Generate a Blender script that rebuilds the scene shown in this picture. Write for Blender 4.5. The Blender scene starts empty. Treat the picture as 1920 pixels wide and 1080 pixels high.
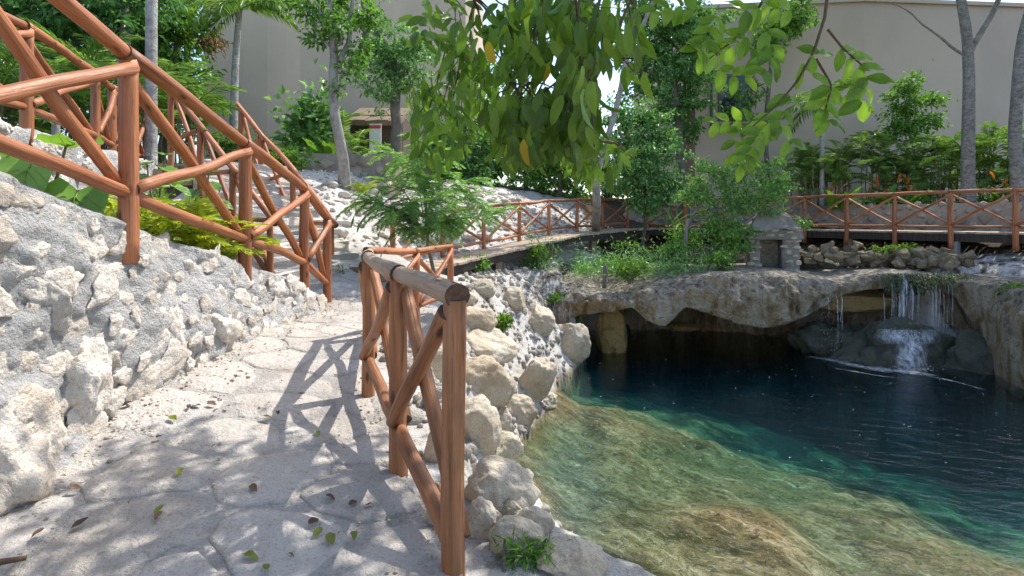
import bpy, bmesh, math, random
import numpy as np
from mathutils import Vector, Matrix, Quaternion

# ------------------------------------------------------------------ camera, sky, sun, exposure
SC = bpy.context.scene
COL = SC.collection
EYE = 1.4
F = 1000.0          # focal length in photograph pixels (1920 wide)
HOR = 412.0         # horizon row
cam_d = bpy.data.cameras.new('camera'); cam = bpy.data.objects.new('camera', cam_d); COL.objects.link(cam)
cam.location = (0, 0, EYE); cam.rotation_euler = (math.radians(90), 0, 0)
cam_d.sensor_width = 36; cam_d.lens = 36 * F / 1920; cam_d.shift_y = -(540 - HOR) / 1920
cam_d.clip_start = 0.05; cam_d.clip_end = 2000
SC.camera = cam
SUN = Vector((0.47, 0.42, 1.0)).normalized()
w = bpy.data.worlds.new('World'); SC.world = w; w.use_nodes = True
wn = w.node_tree.nodes; wl = w.node_tree.links
bg = wn['Background']; sky = wn.new('ShaderNodeTexSky'); sky.sky_type = 'NISHITA'; sky.sun_disc = False
sky.sun_elevation = math.asin(SUN.z); sky.sun_rotation = math.atan2(SUN.x, SUN.y)
sky.air_density = 1.0; sky.dust_density = 1.6; sky.ozone_density = 1.5
wl.new(sky.outputs[0], bg.inputs[0]); bg.inputs[1].default_value = 0.15
sun_d = bpy.data.lights.new('sun', 'SUN'); sun_d.energy = 2.7; sun_d.angle = math.radians(0.53); sun_d.color = (1, 0.955, 0.88)
sun_o = bpy.data.objects.new('sun', sun_d); COL.objects.link(sun_o)
sun_o.rotation_euler = SUN.to_track_quat('Z', 'Y').to_euler()
SC.view_settings.view_transform = 'Standard'; SC.view_settings.look = 'None'
SC.view_settings.exposure = 1.18; SC.view_settings.gamma = 1
SC.render.engine = 'CYCLES'
cy = SC.cycles
cy.max_bounces = 7; cy.diffuse_bounces = 4; cy.glossy_bounces = 3; cy.transmission_bounces = 4
cy.transparent_max_bounces = 10; cy.volume_bounces = 0; cy.use_denoising = True
cy.caustics_reflective = False; cy.caustics_refractive = False

rng = np.random.default_rng(7)
random.seed(7)
ZW = -1.77

# ------------------------------------------------------------------ numeric helpers
def at(px, py, d):
    return Vector(((px - 960) / F * d, d, EYE - (py - HOR) / F * d))

def _h(ix, iy, iz, seed):
    n = (ix * 374761393 + iy * 668265263 + iz * 1274126177 + seed * 974634777) & 0xffffffff
    n = ((n ^ (n >> 13)) * 1274126177) & 0xffffffff
    n = (n ^ (n >> 16)) & 0xffff
    return n / 65535.0
def vnoise(p, seed=0):
    p = np.asarray(p, float); i = np.floor(p).astype(np.int64); f = p - i; f = f * f * (3 - 2 * f)
    r = 0
    for dx in (0, 1):
        for dy in (0, 1):
            for dz in (0, 1):
                wgt = (f[..., 0] if dx else 1 - f[..., 0]) * (f[..., 1] if dy else 1 - f[..., 1]) * (f[..., 2] if dz else 1 - f[..., 2])
                r = r + wgt * _h(i[..., 0] + dx, i[..., 1] + dy, i[..., 2] + dz, seed)
    return r * 2 - 1
def fbm(p, octv=4, seed=0, gain=0.5):
    p = np.asarray(p, float); a = 1; s = 0
    for o in range(octv):
        s = s + a * vnoise(p * 2 ** o + 17.3 * o, seed + o); a *= gain
    return s
def sstep(a, b, x):
    t = np.clip((np.asarray(x, float) - a) / (b - a), 0, 1); return t * t * (3 - 2 * t)

# ------------------------------------------------------------------ object helpers
def tag(o, label=None, cat=None, group=None, kind=None):
    if label: o['label'] = label
    if cat: o['category'] = cat
    if group: o['group'] = group
    if kind: o['kind'] = kind
    return o
def put_parent(o, p):
    if p is not None:
        o.parent = p; o.matrix_parent_inverse = WORLD[p.name].inverted()
WORLD = {}
def link(name, data, parent=None, M=None):
    o = bpy.data.objects.new(name, data); COL.objects.link(o)
    M = M or Matrix.Identity(4)
    o.matrix_basis = M; WORLD[o.name] = M.copy()
    put_parent(o, parent)
    return o
def empty(name, loc, label=None, cat=None, group=None, kind=None):
    o = link(name, None, None, Matrix.Translation(Vector(loc))); o.empty_display_size = 0.2
    return tag(o, label, cat, group, kind)
def mesh(name, V, Fc, mats, smooth=True, midx=None):
    me = bpy.data.meshes.new(name)
    V = np.asarray(V, float)
    me.from_pydata(V.tolist(), [], Fc.tolist() if isinstance(Fc, np.ndarray) else Fc)
    for m in (mats if isinstance(mats, (list, tuple)) else [mats]): me.materials.append(m)
    if smooth: me.polygons.foreach_set('use_smooth', np.ones(len(me.polygons), bool))
    if midx is not None: me.polygons.foreach_set('material_index', np.asarray(midx, np.int32))
    me.update()
    return me
def grid_faces(nu, nv, wrap=False):
    i = np.arange(nu - 1)[:, None]; j = np.arange(nv if wrap else nv - 1)[None, :]
    j2 = (j + 1) % nv
    return np.stack([i * nv + j, (i + 1) * nv + j, (i + 1) * nv + j2, i * nv + j2], -1).reshape(-1, 4)
class MB:
    def __init__(s): s.v = []; s.f = []; s.n = 0
    def add(s, V, Fc):
        V = np.asarray(V, float)
        s.v.append(V); s.f += [tuple(int(k) + s.n for k in q) for q in Fc]; s.n += len(V)
    def tube(s, P, R, sides=7, cap=True):
        P = np.asarray(P, float); n = len(P); R = np.broadcast_to(R, (n,))
        T = np.gradient(P, axis=0); T /= np.linalg.norm(T, axis=1)[:, None] + 1e-9
        a = np.array([0.0, 0, 1]) if abs(T[0][2]) < 0.9 else np.array([1.0, 0, 0])
        V = []
        u = np.cross(T[0], a)
        for k in range(n):
            u = u - T[k] * u.dot(T[k]); u /= np.linalg.norm(u) + 1e-9
            v = np.cross(T[k], u)
            th = np.arange(sides) / sides * 2 * math.pi
            V.append(P[k] + R[k] * (np.cos(th)[:, None] * u + np.sin(th)[:, None] * v))
        V = np.concatenate(V); Fc = grid_faces(n, sides, True).tolist()
        if cap: Fc += [list(range(sides))[::-1], [(n - 1) * sides + k for k in range(sides)]]
        s.add(V, Fc); return s
    def box(s, c, d, rz=0):
        c = np.asarray(c, float); d = np.asarray(d, float) / 2
        V = np.array([[x, y, z] for x in (-1, 1) for y in (-1, 1) for z in (-1, 1)], float) * d
        cs, sn = math.cos(rz), math.sin(rz)
        V = np.stack([V[:, 0] * cs - V[:, 1] * sn, V[:, 0] * sn + V[:, 1] * cs, V[:, 2]], 1) + c
        s.add(V, [(0, 1, 3, 2), (4, 6, 7, 5), (0, 4, 5, 1), (2, 3, 7, 6), (0, 2, 6, 4), (1, 5, 7, 3)]); return s
    def build(s, name, mat, parent=None, smooth=True, M=None):
        me = mesh(name, np.concatenate(s.v), s.f, mat, smooth)
        return link(name, me, parent, M)

def frame(d, n=None):
    """matrix with local X along d and local Z near n"""
    x = Vector(d).normalized(); n = Vector(n) if n is not None else Vector((0, 0, 1))
    y = n.cross(x)
    if y.length < 1e-4: y = Vector((0, 1, 0)).cross(x)
    y.normalize(); z = x.cross(y)
    return Matrix(((x.x, y.x, z.x), (x.y, y.y, z.y), (x.z, y.z, z.z))).to_4x4()

# ------------------------------------------------------------------ material helpers
class NT:
    def __init__(s, name):
        s.m = bpy.data.materials.new(name); s.m.use_nodes = True
        s.t = s.m.node_tree; s.b = s.t.nodes['Principled BSDF']; s.out = s.t.nodes['Material Output']
    def n(s, typ, **kw):
        nd = s.t.nodes.new('ShaderNode' + typ)
        for k, v in kw.items():
            if k.startswith('i_'):
                key = k[2:]; key = int(key) if key.isdigit() else key.replace('_', ' ')
                if isinstance(v, bpy.types.NodeSocket): s.t.links.new(v, nd.inputs[key])
                else: nd.inputs[key].default_value = v
            else: setattr(nd, k, v)
        return nd
    def l(s, a, b): s.t.links.new(a, b)
    def pos(s): return s.n('NewGeometry').outputs['Position']
    def mapping(s, vec, scale):
        return s.n('Mapping', i_0=vec, i_3=scale).outputs[0]
    def noise(s, vec, scale, detail=4, rough=0.55, dist=0):
        return s.n('TexNoise', i_Vector=vec, i_Scale=scale, i_Detail=detail, i_Roughness=rough, i_Distortion=dist).outputs[0]
    def ramp(s, fac, stops):
        r = s.n('ValToRGB', i_0=fac); e = r.color_ramp.elements
        while len(e) < len(stops): e.new(0.5)
        for el, (p, c) in zip(e, stops):
            el.position = p; el.color = (*c, 1) if not isinstance(c, (int, float)) else (c, c, c, 1)
        return r.outputs[0]
    def mix(s, fac, a, b, blend='MIX'):
        m = s.n('MixRGB', blend_type=blend)
        for k, v in ((0, fac), (1, a), (2, b)):
            if isinstance(v, bpy.types.NodeSocket): s.l(v, m.inputs[k])
            else: m.inputs[k].default_value = v if k == 0 else (*v, 1)
        return m.outputs[0]
    def math(s, op, a, b=0.0):
        m = s.n('Math', operation=op)
        for k, v in ((0, a), (1, b)):
            if isinstance(v, bpy.types.NodeSocket): s.l(v, m.inputs[k])
            else: m.inputs[k].default_value = v
        return m.outputs[0]
    def bump(s, h, strength=0.5, dist=0.02, prev=None):
        b = s.n('Bump', i_Height=h, i_Strength=strength, i_Distance=dist)
        if prev is not None: s.l(prev, b.inputs['Normal'])
        return b.outputs[0]
    def fin(s, color=None, rough=None, normal=None, spec=None):
        if color is not None:
            if isinstance(color, bpy.types.NodeSocket): s.l(color, s.b.inputs['Base Color'])
            else: s.b.inputs['Base Color'].default_value = (*color, 1)
        if rough is not None:
            if isinstance(rough, bpy.types.NodeSocket): s.l(rough, s.b.inputs['Roughness'])
            else: s.b.inputs['Roughness'].default_value = rough
        if normal is not None: s.l(normal, s.b.inputs['Normal'])
        if spec is not None: s.b.inputs['Specular IOR Level'].default_value = spec
        return s.m

def rock_mat(name, pale, mid, dark, scale=1.0, bump=0.6, pits=0.35, moss=None, obj_var=0.0, gain=1.0):
    t = NT(name); P = t.pos()
    big = t.noise(P, 1.3 * scale, 5, 0.6)
    c = t.ramp(big, [(0.3, mid), (0.52, pale), (0.7, pale)])
    st = t.noise(P, 4.0 * scale, 6, 0.65, 0.6)
    c = t.mix(t.ramp(st, [(0.50, 0.0), (0.72, 0.75)]), c, mid)
    fine = t.noise(P, 26 * scale, 5, 0.7)
    c = t.mix(t.ramp(fine, [(0.30, pits), (0.44, 0.0)]), c, dark)
    c = t.mix(t.math('MULTIPLY', t.ramp(t.noise(P, 85 * scale, 3, 0.7), [(0.33, 1.0), (0.43, 0.0)]), pits * 1.2), c, dark)
    if moss:
        mz = t.noise(P, 3.2 * scale, 5, 0.7)
        c = t.mix(t.ramp(mz, [(0.56, 0.0), (0.68, 0.8)]), c, moss)
    if obj_var:
        r = t.n('ObjectInfo').outputs['Random']
        c = t.mix(1.0, c, t.ramp(r, [(0, (1 - obj_var, 1 - obj_var * 1.05, 1 - obj_var * 1.15)), (0.5, (1, .98, .95)), (1, (1.05, 1.04, 1.03))]), 'MULTIPLY')
    h = t.math('ADD', t.math('MULTIPLY', t.noise(P, 9 * scale, 6, 0.7), 1.0), t.math('MULTIPLY', fine, 0.45))
    vor = t.n('TexVoronoi', i_Vector=P, i_Scale=38 * scale).outputs[0]
    h = t.math('ADD', h, t.math('MULTIPLY', vor, 0.12))
    return t.fin(c, 0.92, t.bump(h, bump, 0.06), 0.2)

M_lime = rock_mat('limestone_pale', (.72, .67, .605), (.55, .46, .37), (.17, .145, .12), 1.3, 0.7, 0.5, obj_var=0.22)
M_boulder = rock_mat('limestone_boulder', (.56, .495, .395), (.40, .31, .20), (.16, .13, .10), 0.9, 0.6, 0.45, obj_var=0.12)
M_boulder_moss = rock_mat('limestone_boulder_mossy', (.52, .47, .36), (.30, .26, .12), (.10, .09, .05), 1.2, 0.7, 0.5, moss=(.12, .115, .03))
M_mortar = rock_mat('cement_mortar', (.56, .545, .525), (.46, .45, .435), (.15, .145, .14), 1.8, 0.95, 0.5)
M_pathmortar = rock_mat('path_mortar', (.44, .415, .385), (.33, .30, .27), (.10, .095, .085), 1.0, 0.9, 0.42)
M_pathstone = rock_mat('path_stone', (.52, .49, .455), (.39, .345, .30), (.15, .135, .115), 1.0, 0.8, 0.38, obj_var=0.16)
M_wallstone = rock_mat('garden_wall_stone', (.44, .385, .325), (.31, .265, .215), (.10, .09, .08), 1.4, 0.6, 0.4, obj_var=0.3)
M_drystone = rock_mat('dry_stone', (.29, .24, .17), (.18, .14, .085), (.05, .04, .03), 1.6, 0.8, 0.5, obj_var=0.4)
M_darkrock = rock_mat('wet_dark_rock', (.12, .125, .105), (.06, .075, .045), (.015, .015, .012), 1.6, 1.0, 0.6, moss=(.15, .16, .025))
M_darkrock.node_tree.nodes['Principled BSDF'].inputs['Roughness'].default_value = 0.35

def cave_mat():
    t = NT('cave_rock'); P = t.pos()
    nrm = t.n('NewGeometry').outputs['Normal']
    Ps = t.mapping(P, (3.0, 3.0, 1.0))
    streak = t.noise(Ps, 1.0, 6, 0.65, 0.4)
    c = t.ramp(streak, [(0.30, (.10, .065, .03)), (0.42, (.38, .27, .15)), (0.52, (.62, .50, .35)), (0.66, (.70, .61, .48)), (0.8, (.52, .39, .22))])
    blot = t.noise(P, 1.9, 6, 0.7, 0.5)
    c = t.mix(t.ramp(blot, [(0.54, 0.0), (0.68, 0.8)]), c, (.12, .09, .04))
    och = t.noise(P, 0.9, 4, 0.6)
    c = t.mix(t.ramp(och, [(0.5, 0.0), (0.7, 0.7)]), c, (.34, .20, .065))
    fine = t.noise(P, 22, 5, 0.75)
    c = t.mix(t.ramp(fine, [(0.28, 0.8), (0.45, 0.0)]), c, (.05, .04, .03))
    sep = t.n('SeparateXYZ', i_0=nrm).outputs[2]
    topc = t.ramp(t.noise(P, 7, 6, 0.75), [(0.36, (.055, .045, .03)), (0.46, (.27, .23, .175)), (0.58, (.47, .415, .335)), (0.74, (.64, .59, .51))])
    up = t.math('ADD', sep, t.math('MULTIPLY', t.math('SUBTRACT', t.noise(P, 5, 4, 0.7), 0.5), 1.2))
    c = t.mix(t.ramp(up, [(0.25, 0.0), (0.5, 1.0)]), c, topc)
    h = t.math('ADD', t.noise(P, 6, 7, 0.72), t.math('MULTIPLY', fine, 0.4))
    return t.fin(c, 0.8, t.bump(h, 1.0, 0.2), 0.3)
M_cave = cave_mat()

def ground_mat():
    t = NT('ground_limestone'); P = t.pos()
    veg = t.n('Attribute', attribute_name='veg').outputs['Fac']
    wet = t.n('Attribute', attribute_name='wet').outputs['Fac']
    big = t.noise(P, 0.9, 6, 0.62)
    rock = t.ramp(big, [(0.28, (.42, .37, .31)), (0.5, (.62, .585, .54)), (0.7, (.70, .68, .64))])
    mid = t.noise(P, 9, 6, 0.75)
    rock = t.mix(t.ramp(mid, [(0.33, 0.8), (0.47, 0.0)]), rock, (.22, .185, .15))
    fine = t.noise(P, 45, 5, 0.75)
    rock = t.mix(t.ramp(fine, [(0.3, 0.6), (0.45, 0.0)]), rock, (.16, .14, .12))
    soil = t.ramp(mid, [(0.3, (.035, .026, .018)), (0.6, (.11, .085, .06)), (0.75, (.20, .165, .125))])
    vmask = t.ramp(t.math('ADD', veg, t.math('MULTIPLY', t.math('SUBTRACT', t.noise(P, 3, 5, 0.7), 0.5), 0.9)), [(0.42, 0.0), (0.58, 1.0)])
    c = t.mix(vmask, rock, soil)
    Pr = t.n('VectorRotate', i_Vector=P, i_Angle=0.885, rotation_type='Z_AXIS').outputs[0]
    s1 = t.noise(t.mapping(Pr, (1.2, 3.2, 1)), 1.0, 8, 0.74, 0.5)
    s2 = t.noise(t.mapping(Pr, (2.2, 17, 1)), 1.0, 5, 0.7, 0.2)
    bedc = t.ramp(s1, [(0.34, (.03, .022, .008)), (0.45, (.13, .095, .034)), (0.55, (.28, .205, .095)), (0.70, (.58, .46, .28))])
    bedc = t.mix(t.ramp(s2, [(0.56, 0.0), (0.70, 0.6)]), bedc, (.80, .70, .50))  # pale streaks in the bed colour stand in for refracted light streaks
    bedc = t.mix(t.ramp(s2, [(0.30, 0.7), (0.44, 0.0)]), bedc, (.10, .07, .025))
    alg = t.noise(P, 0.8, 6, 0.7)
    bedc = t.mix(t.ramp(alg, [(0.48, 0.0), (0.64, 0.75)]), bedc, (.16, .13, .05))
    peb = t.noise(P, 11, 6, 0.8)
    bedc = t.mix(t.ramp(peb, [(0.38, 0.9), (0.49, 0.0)]), bedc, (.045, .040, .014))
    bedc = t.mix(t.ramp(t.noise(P, 30, 5, 0.8), [(0.36, 0.7), (0.47, 0.0)]), bedc, (.06, .05, .02))
    bedc = t.mix(t.ramp(t.noise(P, 24, 4, 0.8), [(0.58, 0.0), (0.70, 0.55)]), bedc, (.70, .62, .45))
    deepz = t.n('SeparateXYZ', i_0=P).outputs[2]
    bedc = t.mix(t.ramp(t.math('ADD', t.math('MULTIPLY', deepz, -1.0), -1.9), [(0.30, 0.0), (0.85, 0.9)]), bedc, (.075, .095, .075))  # bed colour darkened with depth, standing in for light lost in deep water
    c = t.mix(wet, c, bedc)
    h = t.math('ADD', t.math('MULTIPLY', mid, 1.0), t.math('MULTIPLY', fine, 0.4))
    return t.fin(c, 0.92, t.bump(h, 0.8, 0.07), 0.15)
M_ground = ground_mat()

def wood_mat(name, a, b, c3, grey=0.0, rough=0.5):
    t = NT(name); P = t.n('TexCoord').outputs['Object']
    r = t.n('ObjectInfo').outputs['Random']
    off = t.n('CombineXYZ', i_0=t.math('MULTIPLY', r, 37.0), i_1=t.math('MULTIPLY', r, 11.0), i_2=t.math('MULTIPLY', r, 53.0)).outputs[0]
    Q = t.n('VectorMath', operation='ADD', i_0=P, i_1=off).outputs[0]
    g = t.noise(t.mapping(Q, (26, 26, 1.6)), 1, 6, 0.65, 0.3)
    col = t.ramp(g, [(0.3, c3), (0.45, a), (0.62, b), (0.8, a)])
    bl = t.noise(t.mapping(Q, (6, 6, 2.2)), 1, 4, 0.6)
    col = t.mix(t.ramp(bl, [(0.52, 0.0), (0.75, 0.65)]), col, c3)
    if grey: col = t.mix(t.ramp(t.noise(t.mapping(Q, (8, 8, 1.5)), 1, 5, 0.7), [(0.4, 0.0), (0.62, grey)]), col, (.42, .36, .29))
    # knots and dark checks
    kn = t.n('TexVoronoi', i_Vector=t.mapping(Q, (9, 9, 3.0)), i_Scale=1.0).outputs[0]
    col = t.mix(t.ramp(kn, [(0.08, 0.85), (0.17, 0.0)]), col, (.07, .03, .015))
    ck = t.noise(t.mapping(Q, (60, 60, 1.2)), 1, 3, 0.6)
    col = t.mix(t.ramp(ck, [(0.27, 0.75), (0.34, 0.0)]), col, (.06, .03, .018))
    col = t.mix(1.0, col, t.ramp(r, [(0, (.80, .78, .76)), (1, (1.12, 1.1, 1.08))]), 'MULTIPLY')
    return t.fin(col, rough, t.bump(t.math('ADD', g, ck), 0.6, 0.012), 0.35)
M_log = wood_mat('varnished_log', (.36, .135, .058), (.47, .195, .09), (.17, .06, .026), rough=0.45)
M_logf = wood_mat('worn_log', (.30, .115, .042), (.43, .185, .078), (.12, .045, .018), grey=0.12, rough=0.5)
M_logt = wood_mat('weathered_top_log', (.34, .225, .14), (.46, .34, .235), (.15, .085, .05), grey=0.6, rough=0.65)
M_plank = wood_mat('deck_plank', (.43, .325, .23), (.55, .45, .34), (.24, .17, .11), grey=0.6, rough=0.75)
M_beam = wood_mat('dark_beam', (.045, .035, .03), (.07, .055, .045), (.02, .016, .014), rough=0.7)
def end_mat():
    t = NT('log_end_grain'); P = t.n('TexCoord').outputs['Object']
    g = t.noise(t.mapping(P, (40, 40, 40)), 1, 5, 0.7)
    return t.fin(t.ramp(g, [(0.3, (.03, .016, .01)), (0.55, (.11, .055, .03)), (0.75, (.2, .11, .06))]), 0.8, t.bump(g, 0.6, 0.01))
M_end = end_mat()

def leaf_mat(name, dark, mid, light, trans=0.35, rough=0.42, island=True, yellow=None, tcol=None):
    t = NT(name)
    r = t.n('NewGeometry').outputs['Random Per Island'] if island else t.n('ObjectInfo').outputs['Random']
    stops = [(0.0, dark), (0.5, mid), (0.97 if yellow else 1.0, light)]
    if yellow: stops.append((0.985, yellow))
    c = t.ramp(r, stops)
    c = t.mix(1.0, c, t.ramp(t.noise(t.pos(), 2.3, 3, 0.6), [(0.35, (.72, .75, .7)), (0.65, (1.12, 1.1, 1.0))]), 'MULTIPLY')
    t.fin(c, rough, None, 0.4)
    tr = t.n('BsdfTranslucent'); cc = t.mix(1.0, c, tcol or (1.5, 1.55, 0.7), 'MULTIPLY'); t.l(cc, tr.inputs[0])
    mx = t.n('MixShader', i_0=trans); t.l(t.b.outputs[0], mx.inputs[1]); t.l(tr.outputs[0], mx.inputs[2])
    t.l(mx.outputs[0], t.out.inputs[0])
    return t.m
M_lf_mid = leaf_mat('leaf_mid_green', (0.059, 0.147, 0.028), (0.130, 0.277, 0.052), (0.238, 0.436, 0.090))
M_lf_dark = leaf_mat('leaf_dark_green', (0.056, 0.150, 0.052), (0.120, 0.269, 0.082), (0.235, 0.440, 0.142), 0.28)
M_lf_blue = leaf_mat('leaf_cool_green', (0.082, 0.187, 0.074), (0.173, 0.360, 0.128), (0.346, 0.576, 0.216), 0.28)
M_lf_bright = leaf_mat('leaf_bright_green', (.06, .13, .018), (.12, .23, .035), (.20, .33, .06), 0.4)
M_lf_feather = leaf_mat('leaf_feathery', (0.083, 0.186, 0.057), (0.177, 0.340, 0.103), (0.310, 0.517, 0.166), 0.35)
M_lf_yel = leaf_mat('leaf_yellow_green', (0.236, 0.326, 0.036), (0.452, 0.525, 0.064), (0.689, 0.689, 0.109), 0.35)
M_lf_hang = leaf_mat('leaf_hanging_olive', (0.057, 0.111, 0.015), (0.113, 0.200, 0.029), (0.190, 0.296, 0.051), 0.42, 0.38, False, yellow=(.50, .36, .04), tcol=(1.5, 1.5, .5))
M_lf_hang2 = leaf_mat('leaf_sprig_green', (0.094, 0.188, 0.022), (0.150, 0.275, 0.037), (0.225, 0.362, 0.062), 0.45, 0.36, False, tcol=(1.5, 1.55, .5))
M_lf_canopy = leaf_mat('leaf_canopy', (.05, .09, .012), (.09, .15, .022), (.15, .21, .035), 0.35)
M_lf_big = leaf_mat('leaf_elephant_ear', (0.098, 0.225, 0.039), (0.166, 0.332, 0.058), (0.254, 0.448, 0.088), 0.3, 0.4, False)
M_lf_palm = leaf_mat('leaf_palm', (0.093, 0.186, 0.046), (0.186, 0.325, 0.077), (0.342, 0.481, 0.139), 0.35)
M_lf_dry = leaf_mat('leaf_dry_brown', (.12, .075, .035), (.22, .145, .07), (.32, .23, .12), 0.15)
M_lf_red = leaf_mat('leaf_red_orange', (.30, .06, .02), (.45, .12, .03), (.55, .24, .05), 0.3)
M_lf_fall = leaf_mat('leaf_fallen_brown', (.05, .03, .02), (.09, .055, .035), (.16, .10, .06), 0.05, 0.7, False)
M_lf_fally = leaf_mat('leaf_fallen_yellow', (.15, .19, .02), (.25, .26, .03), (.36, .32, .04), 0.2, 0.5, False)
M_moss = leaf_mat('hanging_moss', (.03, .05, .02), (.09, .115, .05), (.30, .33, .22), 0.2, 0.5)

def bark_mat(name, a, b, rings=0):
    t = NT(name); P = t.pos()
    n = t.noise(t.mapping(P, (9, 9, 3 if not rings else 16)), 1, 6, 0.7, 0.3)
    c = t.ramp(n, [(0.3, a), (0.6, b)])
    c = t.mix(t.ramp(t.noise(P, 3.0, 5, 0.7), [(0.5, 0.0), (0.62, 0.5)]), c, (b[0] * 1.35, b[1] * 1.35, b[2] * 1.35))
    return t.fin(c, 0.9, t.bump(n, 0.9, 0.05))
M_bark = bark_mat('bark_grey', (.13, .115, .10), (.34, .32, .29))
M_barkg = bark_mat('bark_mottled', (.07, .065, .06), (.27, .255, .23), 1)
M_barkd = bark_mat('bark_dark', (.07, .058, .045), (.18, .155, .13))
M_palmbark = bark_mat('palm_bark', (.20, .185, .165), (.42, .40, .37), 1)
M_twig = bark_mat('twig_brown', (.055, .032, .018), (.13, .08, .045))
M_stem = bark_mat('cane_stem', (.10, .10, .045), (.26, .24, .13), 1)

def plaster(name, c, dk):
    t = NT(name); P = t.pos()
    n = t.noise(t.mapping(P, (0.35, 0.35, 0.22)), 1, 6, 0.6)
    col = t.ramp(n, [(0.3, dk), (0.55, c), (0.8, c)])
    col = t.mix(t.ramp(t.noise(t.mapping(P, (1.2, 1.2, 5)), 1, 4, 0.6), [(0.5, 0.0), (0.8, 0.25)]), col, dk)
    col = t.mix(t.ramp(t.noise(P, 3.0, 3, 0.7), [(0.24, 0.5), (0.28, 0.0)]), col, (.16, .12, .09))
    return t.fin(col, 0.9, t.bump(t.noise(P, 30, 3, 0.6), 0.15, 0.01), 0.2)
M_plasterL = plaster('plaster_beige', (.60, .485, .355), (.50, .405, .295))
M_plasterR = plaster('plaster_grey_beige', (.55, .46, .36), (.48, .405, .32))
def simple(name, c, rough=0.6, metal=0):
    t = NT(name); n = t.noise(t.pos(), 12, 4, 0.6)
    col = t.ramp(n, [(0.3, tuple(x * 0.8 for x in c)), (0.7, c)])
    m = t.fin(col, rough); t.b.inputs['Metallic'].default_value = metal; return m
M_glass = simple('window_glass', (.03, .035, .04), 0.08)
M_frame = simple('window_frame', (.16, .14, .12), 0.5)
M_pipe = simple('pipe_grey', (.10, .09, .085), 0.5)
M_thatch = simple('thatch', (.21, .155, .095), 0.95)
M_sign = simple('sign_white', (.72, .72, .70), 0.5)
M_signr = simple('sign_red', (.55, .05, .035), 0.5)
M_concrete = simple('concrete_post', (.33, .32, .305), 0.85)
M_oldplank = wood_mat('old_timber', (.20, .14, .09), (.30, .22, .15), (.10, .065, .04), grey=0.4, rough=0.8)

def water_mats():
    t = NT('pool_water'); P = t.pos()
    t.t.nodes.remove(t.b)
    wv = t.mapping(t.n('VectorRotate', i_Vector=P, i_Angle=0.35, rotation_type='Z_AXIS').outputs[0], (1.0, 2.3, 1))
    n1 = t.noise(wv, 2.2, 4, 0.6, 0.8); n2 = t.noise(P, 9, 3, 0.6, 0.4)
    h = t.math('ADD', n1, t.math('MULTIPLY', n2, 0.25))
    bmp = t.bump(h, 0.38, 0.05)
    gl = t.n('BsdfGlossy', i_Roughness=0.03, i_Normal=bmp); gl.inputs[0].default_value = (1, 1, 1, 1)
    tr = t.n('BsdfTransparent'); tr.inputs[0].default_value = (1, 1, 1, 1)
    fr = t.n('Fresnel', i_IOR=1.333, i_Normal=bmp)
    mx = t.n('MixShader', i_0=fr.outputs[0]); t.l(tr.outputs[0], mx.inputs[1]); t.l(gl.outputs[0], mx.inputs[2])
    t.l(mx.outputs[0], t.out.inputs[0])
    va = t.n('VolumeAbsorption', i_Density=1.05); va.inputs[0].default_value = (.24, .84, .83, 1)
    vs = t.n('VolumeScatter', i_Density=0.042); vs.inputs[0].default_value = (.06, .58, .90, 1)
    ad = t.n('AddShader'); t.l(va.outputs[0], ad.inputs[0]); t.l(vs.outputs[0], ad.inputs[1]); t.l(ad.outputs[0], t.out.inputs[1])
    return t.m
M_water = water_mats()
def fall_mat(name, alpha, scale, fade=False):
    t = NT(name); P = t.pos()
    n = t.noise(t.mapping(P, (scale, scale, scale * 0.35)), 1, 4, 0.7)
    a = t.math('MULTIPLY', t.ramp(n, [(0.33, 0.0), (0.62, 1.0)]), alpha)
    if fade: a = t.math('MULTIPLY', a, t.n('Attribute', attribute_name='fade').outputs['Fac'])
    t.fin((.80, .86, .92), 0.25); t.l(a, t.b.inputs['Alpha'])
    return t.m
M_fall = fall_mat('falling_water', 0.55, 7)
M_foam = fall_mat('foam', 0.6, 12, True)
def set_fade(me, f):
    a_ = me.attributes.new('fade', 'FLOAT', 'POINT'); a_.data.foreach_set('value', np.asarray(f, np.float32).ravel()); return me

# ------------------------------------------------------------------ terrain: measured spots, one sheet to the horizon
PTS_B = [(-2.6,9,.75),(-3.0,11,1.5),(-3.6,13,2.3),(-1.9,11,.45),(-1.1,12.7,.45),(1.2,16.4,.7),(3.2,19,.8),(5,20,.9),(9.2,18.6,.9),(12.9,13.8,.8),
  (-1.5,14.3,1.7),(-.2,17.5,2.1),(2,21,2.3),(5,23,2.0),(-6,14,2.8),(-6,20,2.9),(0,24,2.9),(8,22,1.7),(12,20,1.7),(16,16,1.7),(16,9,1.5),(22,26,1.9),(-12,10,2.3),(-9,7,2.25),
  (-12,26,2.9),(12,30,2.2),(-2,8,.33),(-1.2,8.6,.33),(-3.2,7.6,.42),(-4.6,8.7,1.8),(-5.6,9.5,2.2),(-4.6,11.5,2.2)]
PTS_R = PTS_B + [(-2.4,2.5,.1),(-2.4,3.4,.25),(-2.4,4.3,.28),(-2.4,5.2,.28),(-2.4,6.7,.25),(-2,0,0),(-1.2,2.5,.07),(-.5,2.1,.02),(-.6,2.75,.07),(-1.1,3.85,.11),(-1.45,5.3,.18),
  (-1.25,6.4,.15),(-.2,1,0),(.6,.5,0),(-2,-2,0),(2,-2,0),(6,-2,0),(10,1,0),(.4,11,.1),(-.6,9.2,.15),(1.2,13,.1),(3,14,.15),(5.5,14.2,.12),(7.5,14.2,.2),(5,17,.3),(8.5,16,.3),(11.2,12.6,.35),
  (12.5,11,.5),(12.5,8,.5),(11,4,.2),(0.2,13.4,.3),(1.6,15,.35),(-4,0,0),(-4,3,.2),(-4,5,.2)]
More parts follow.
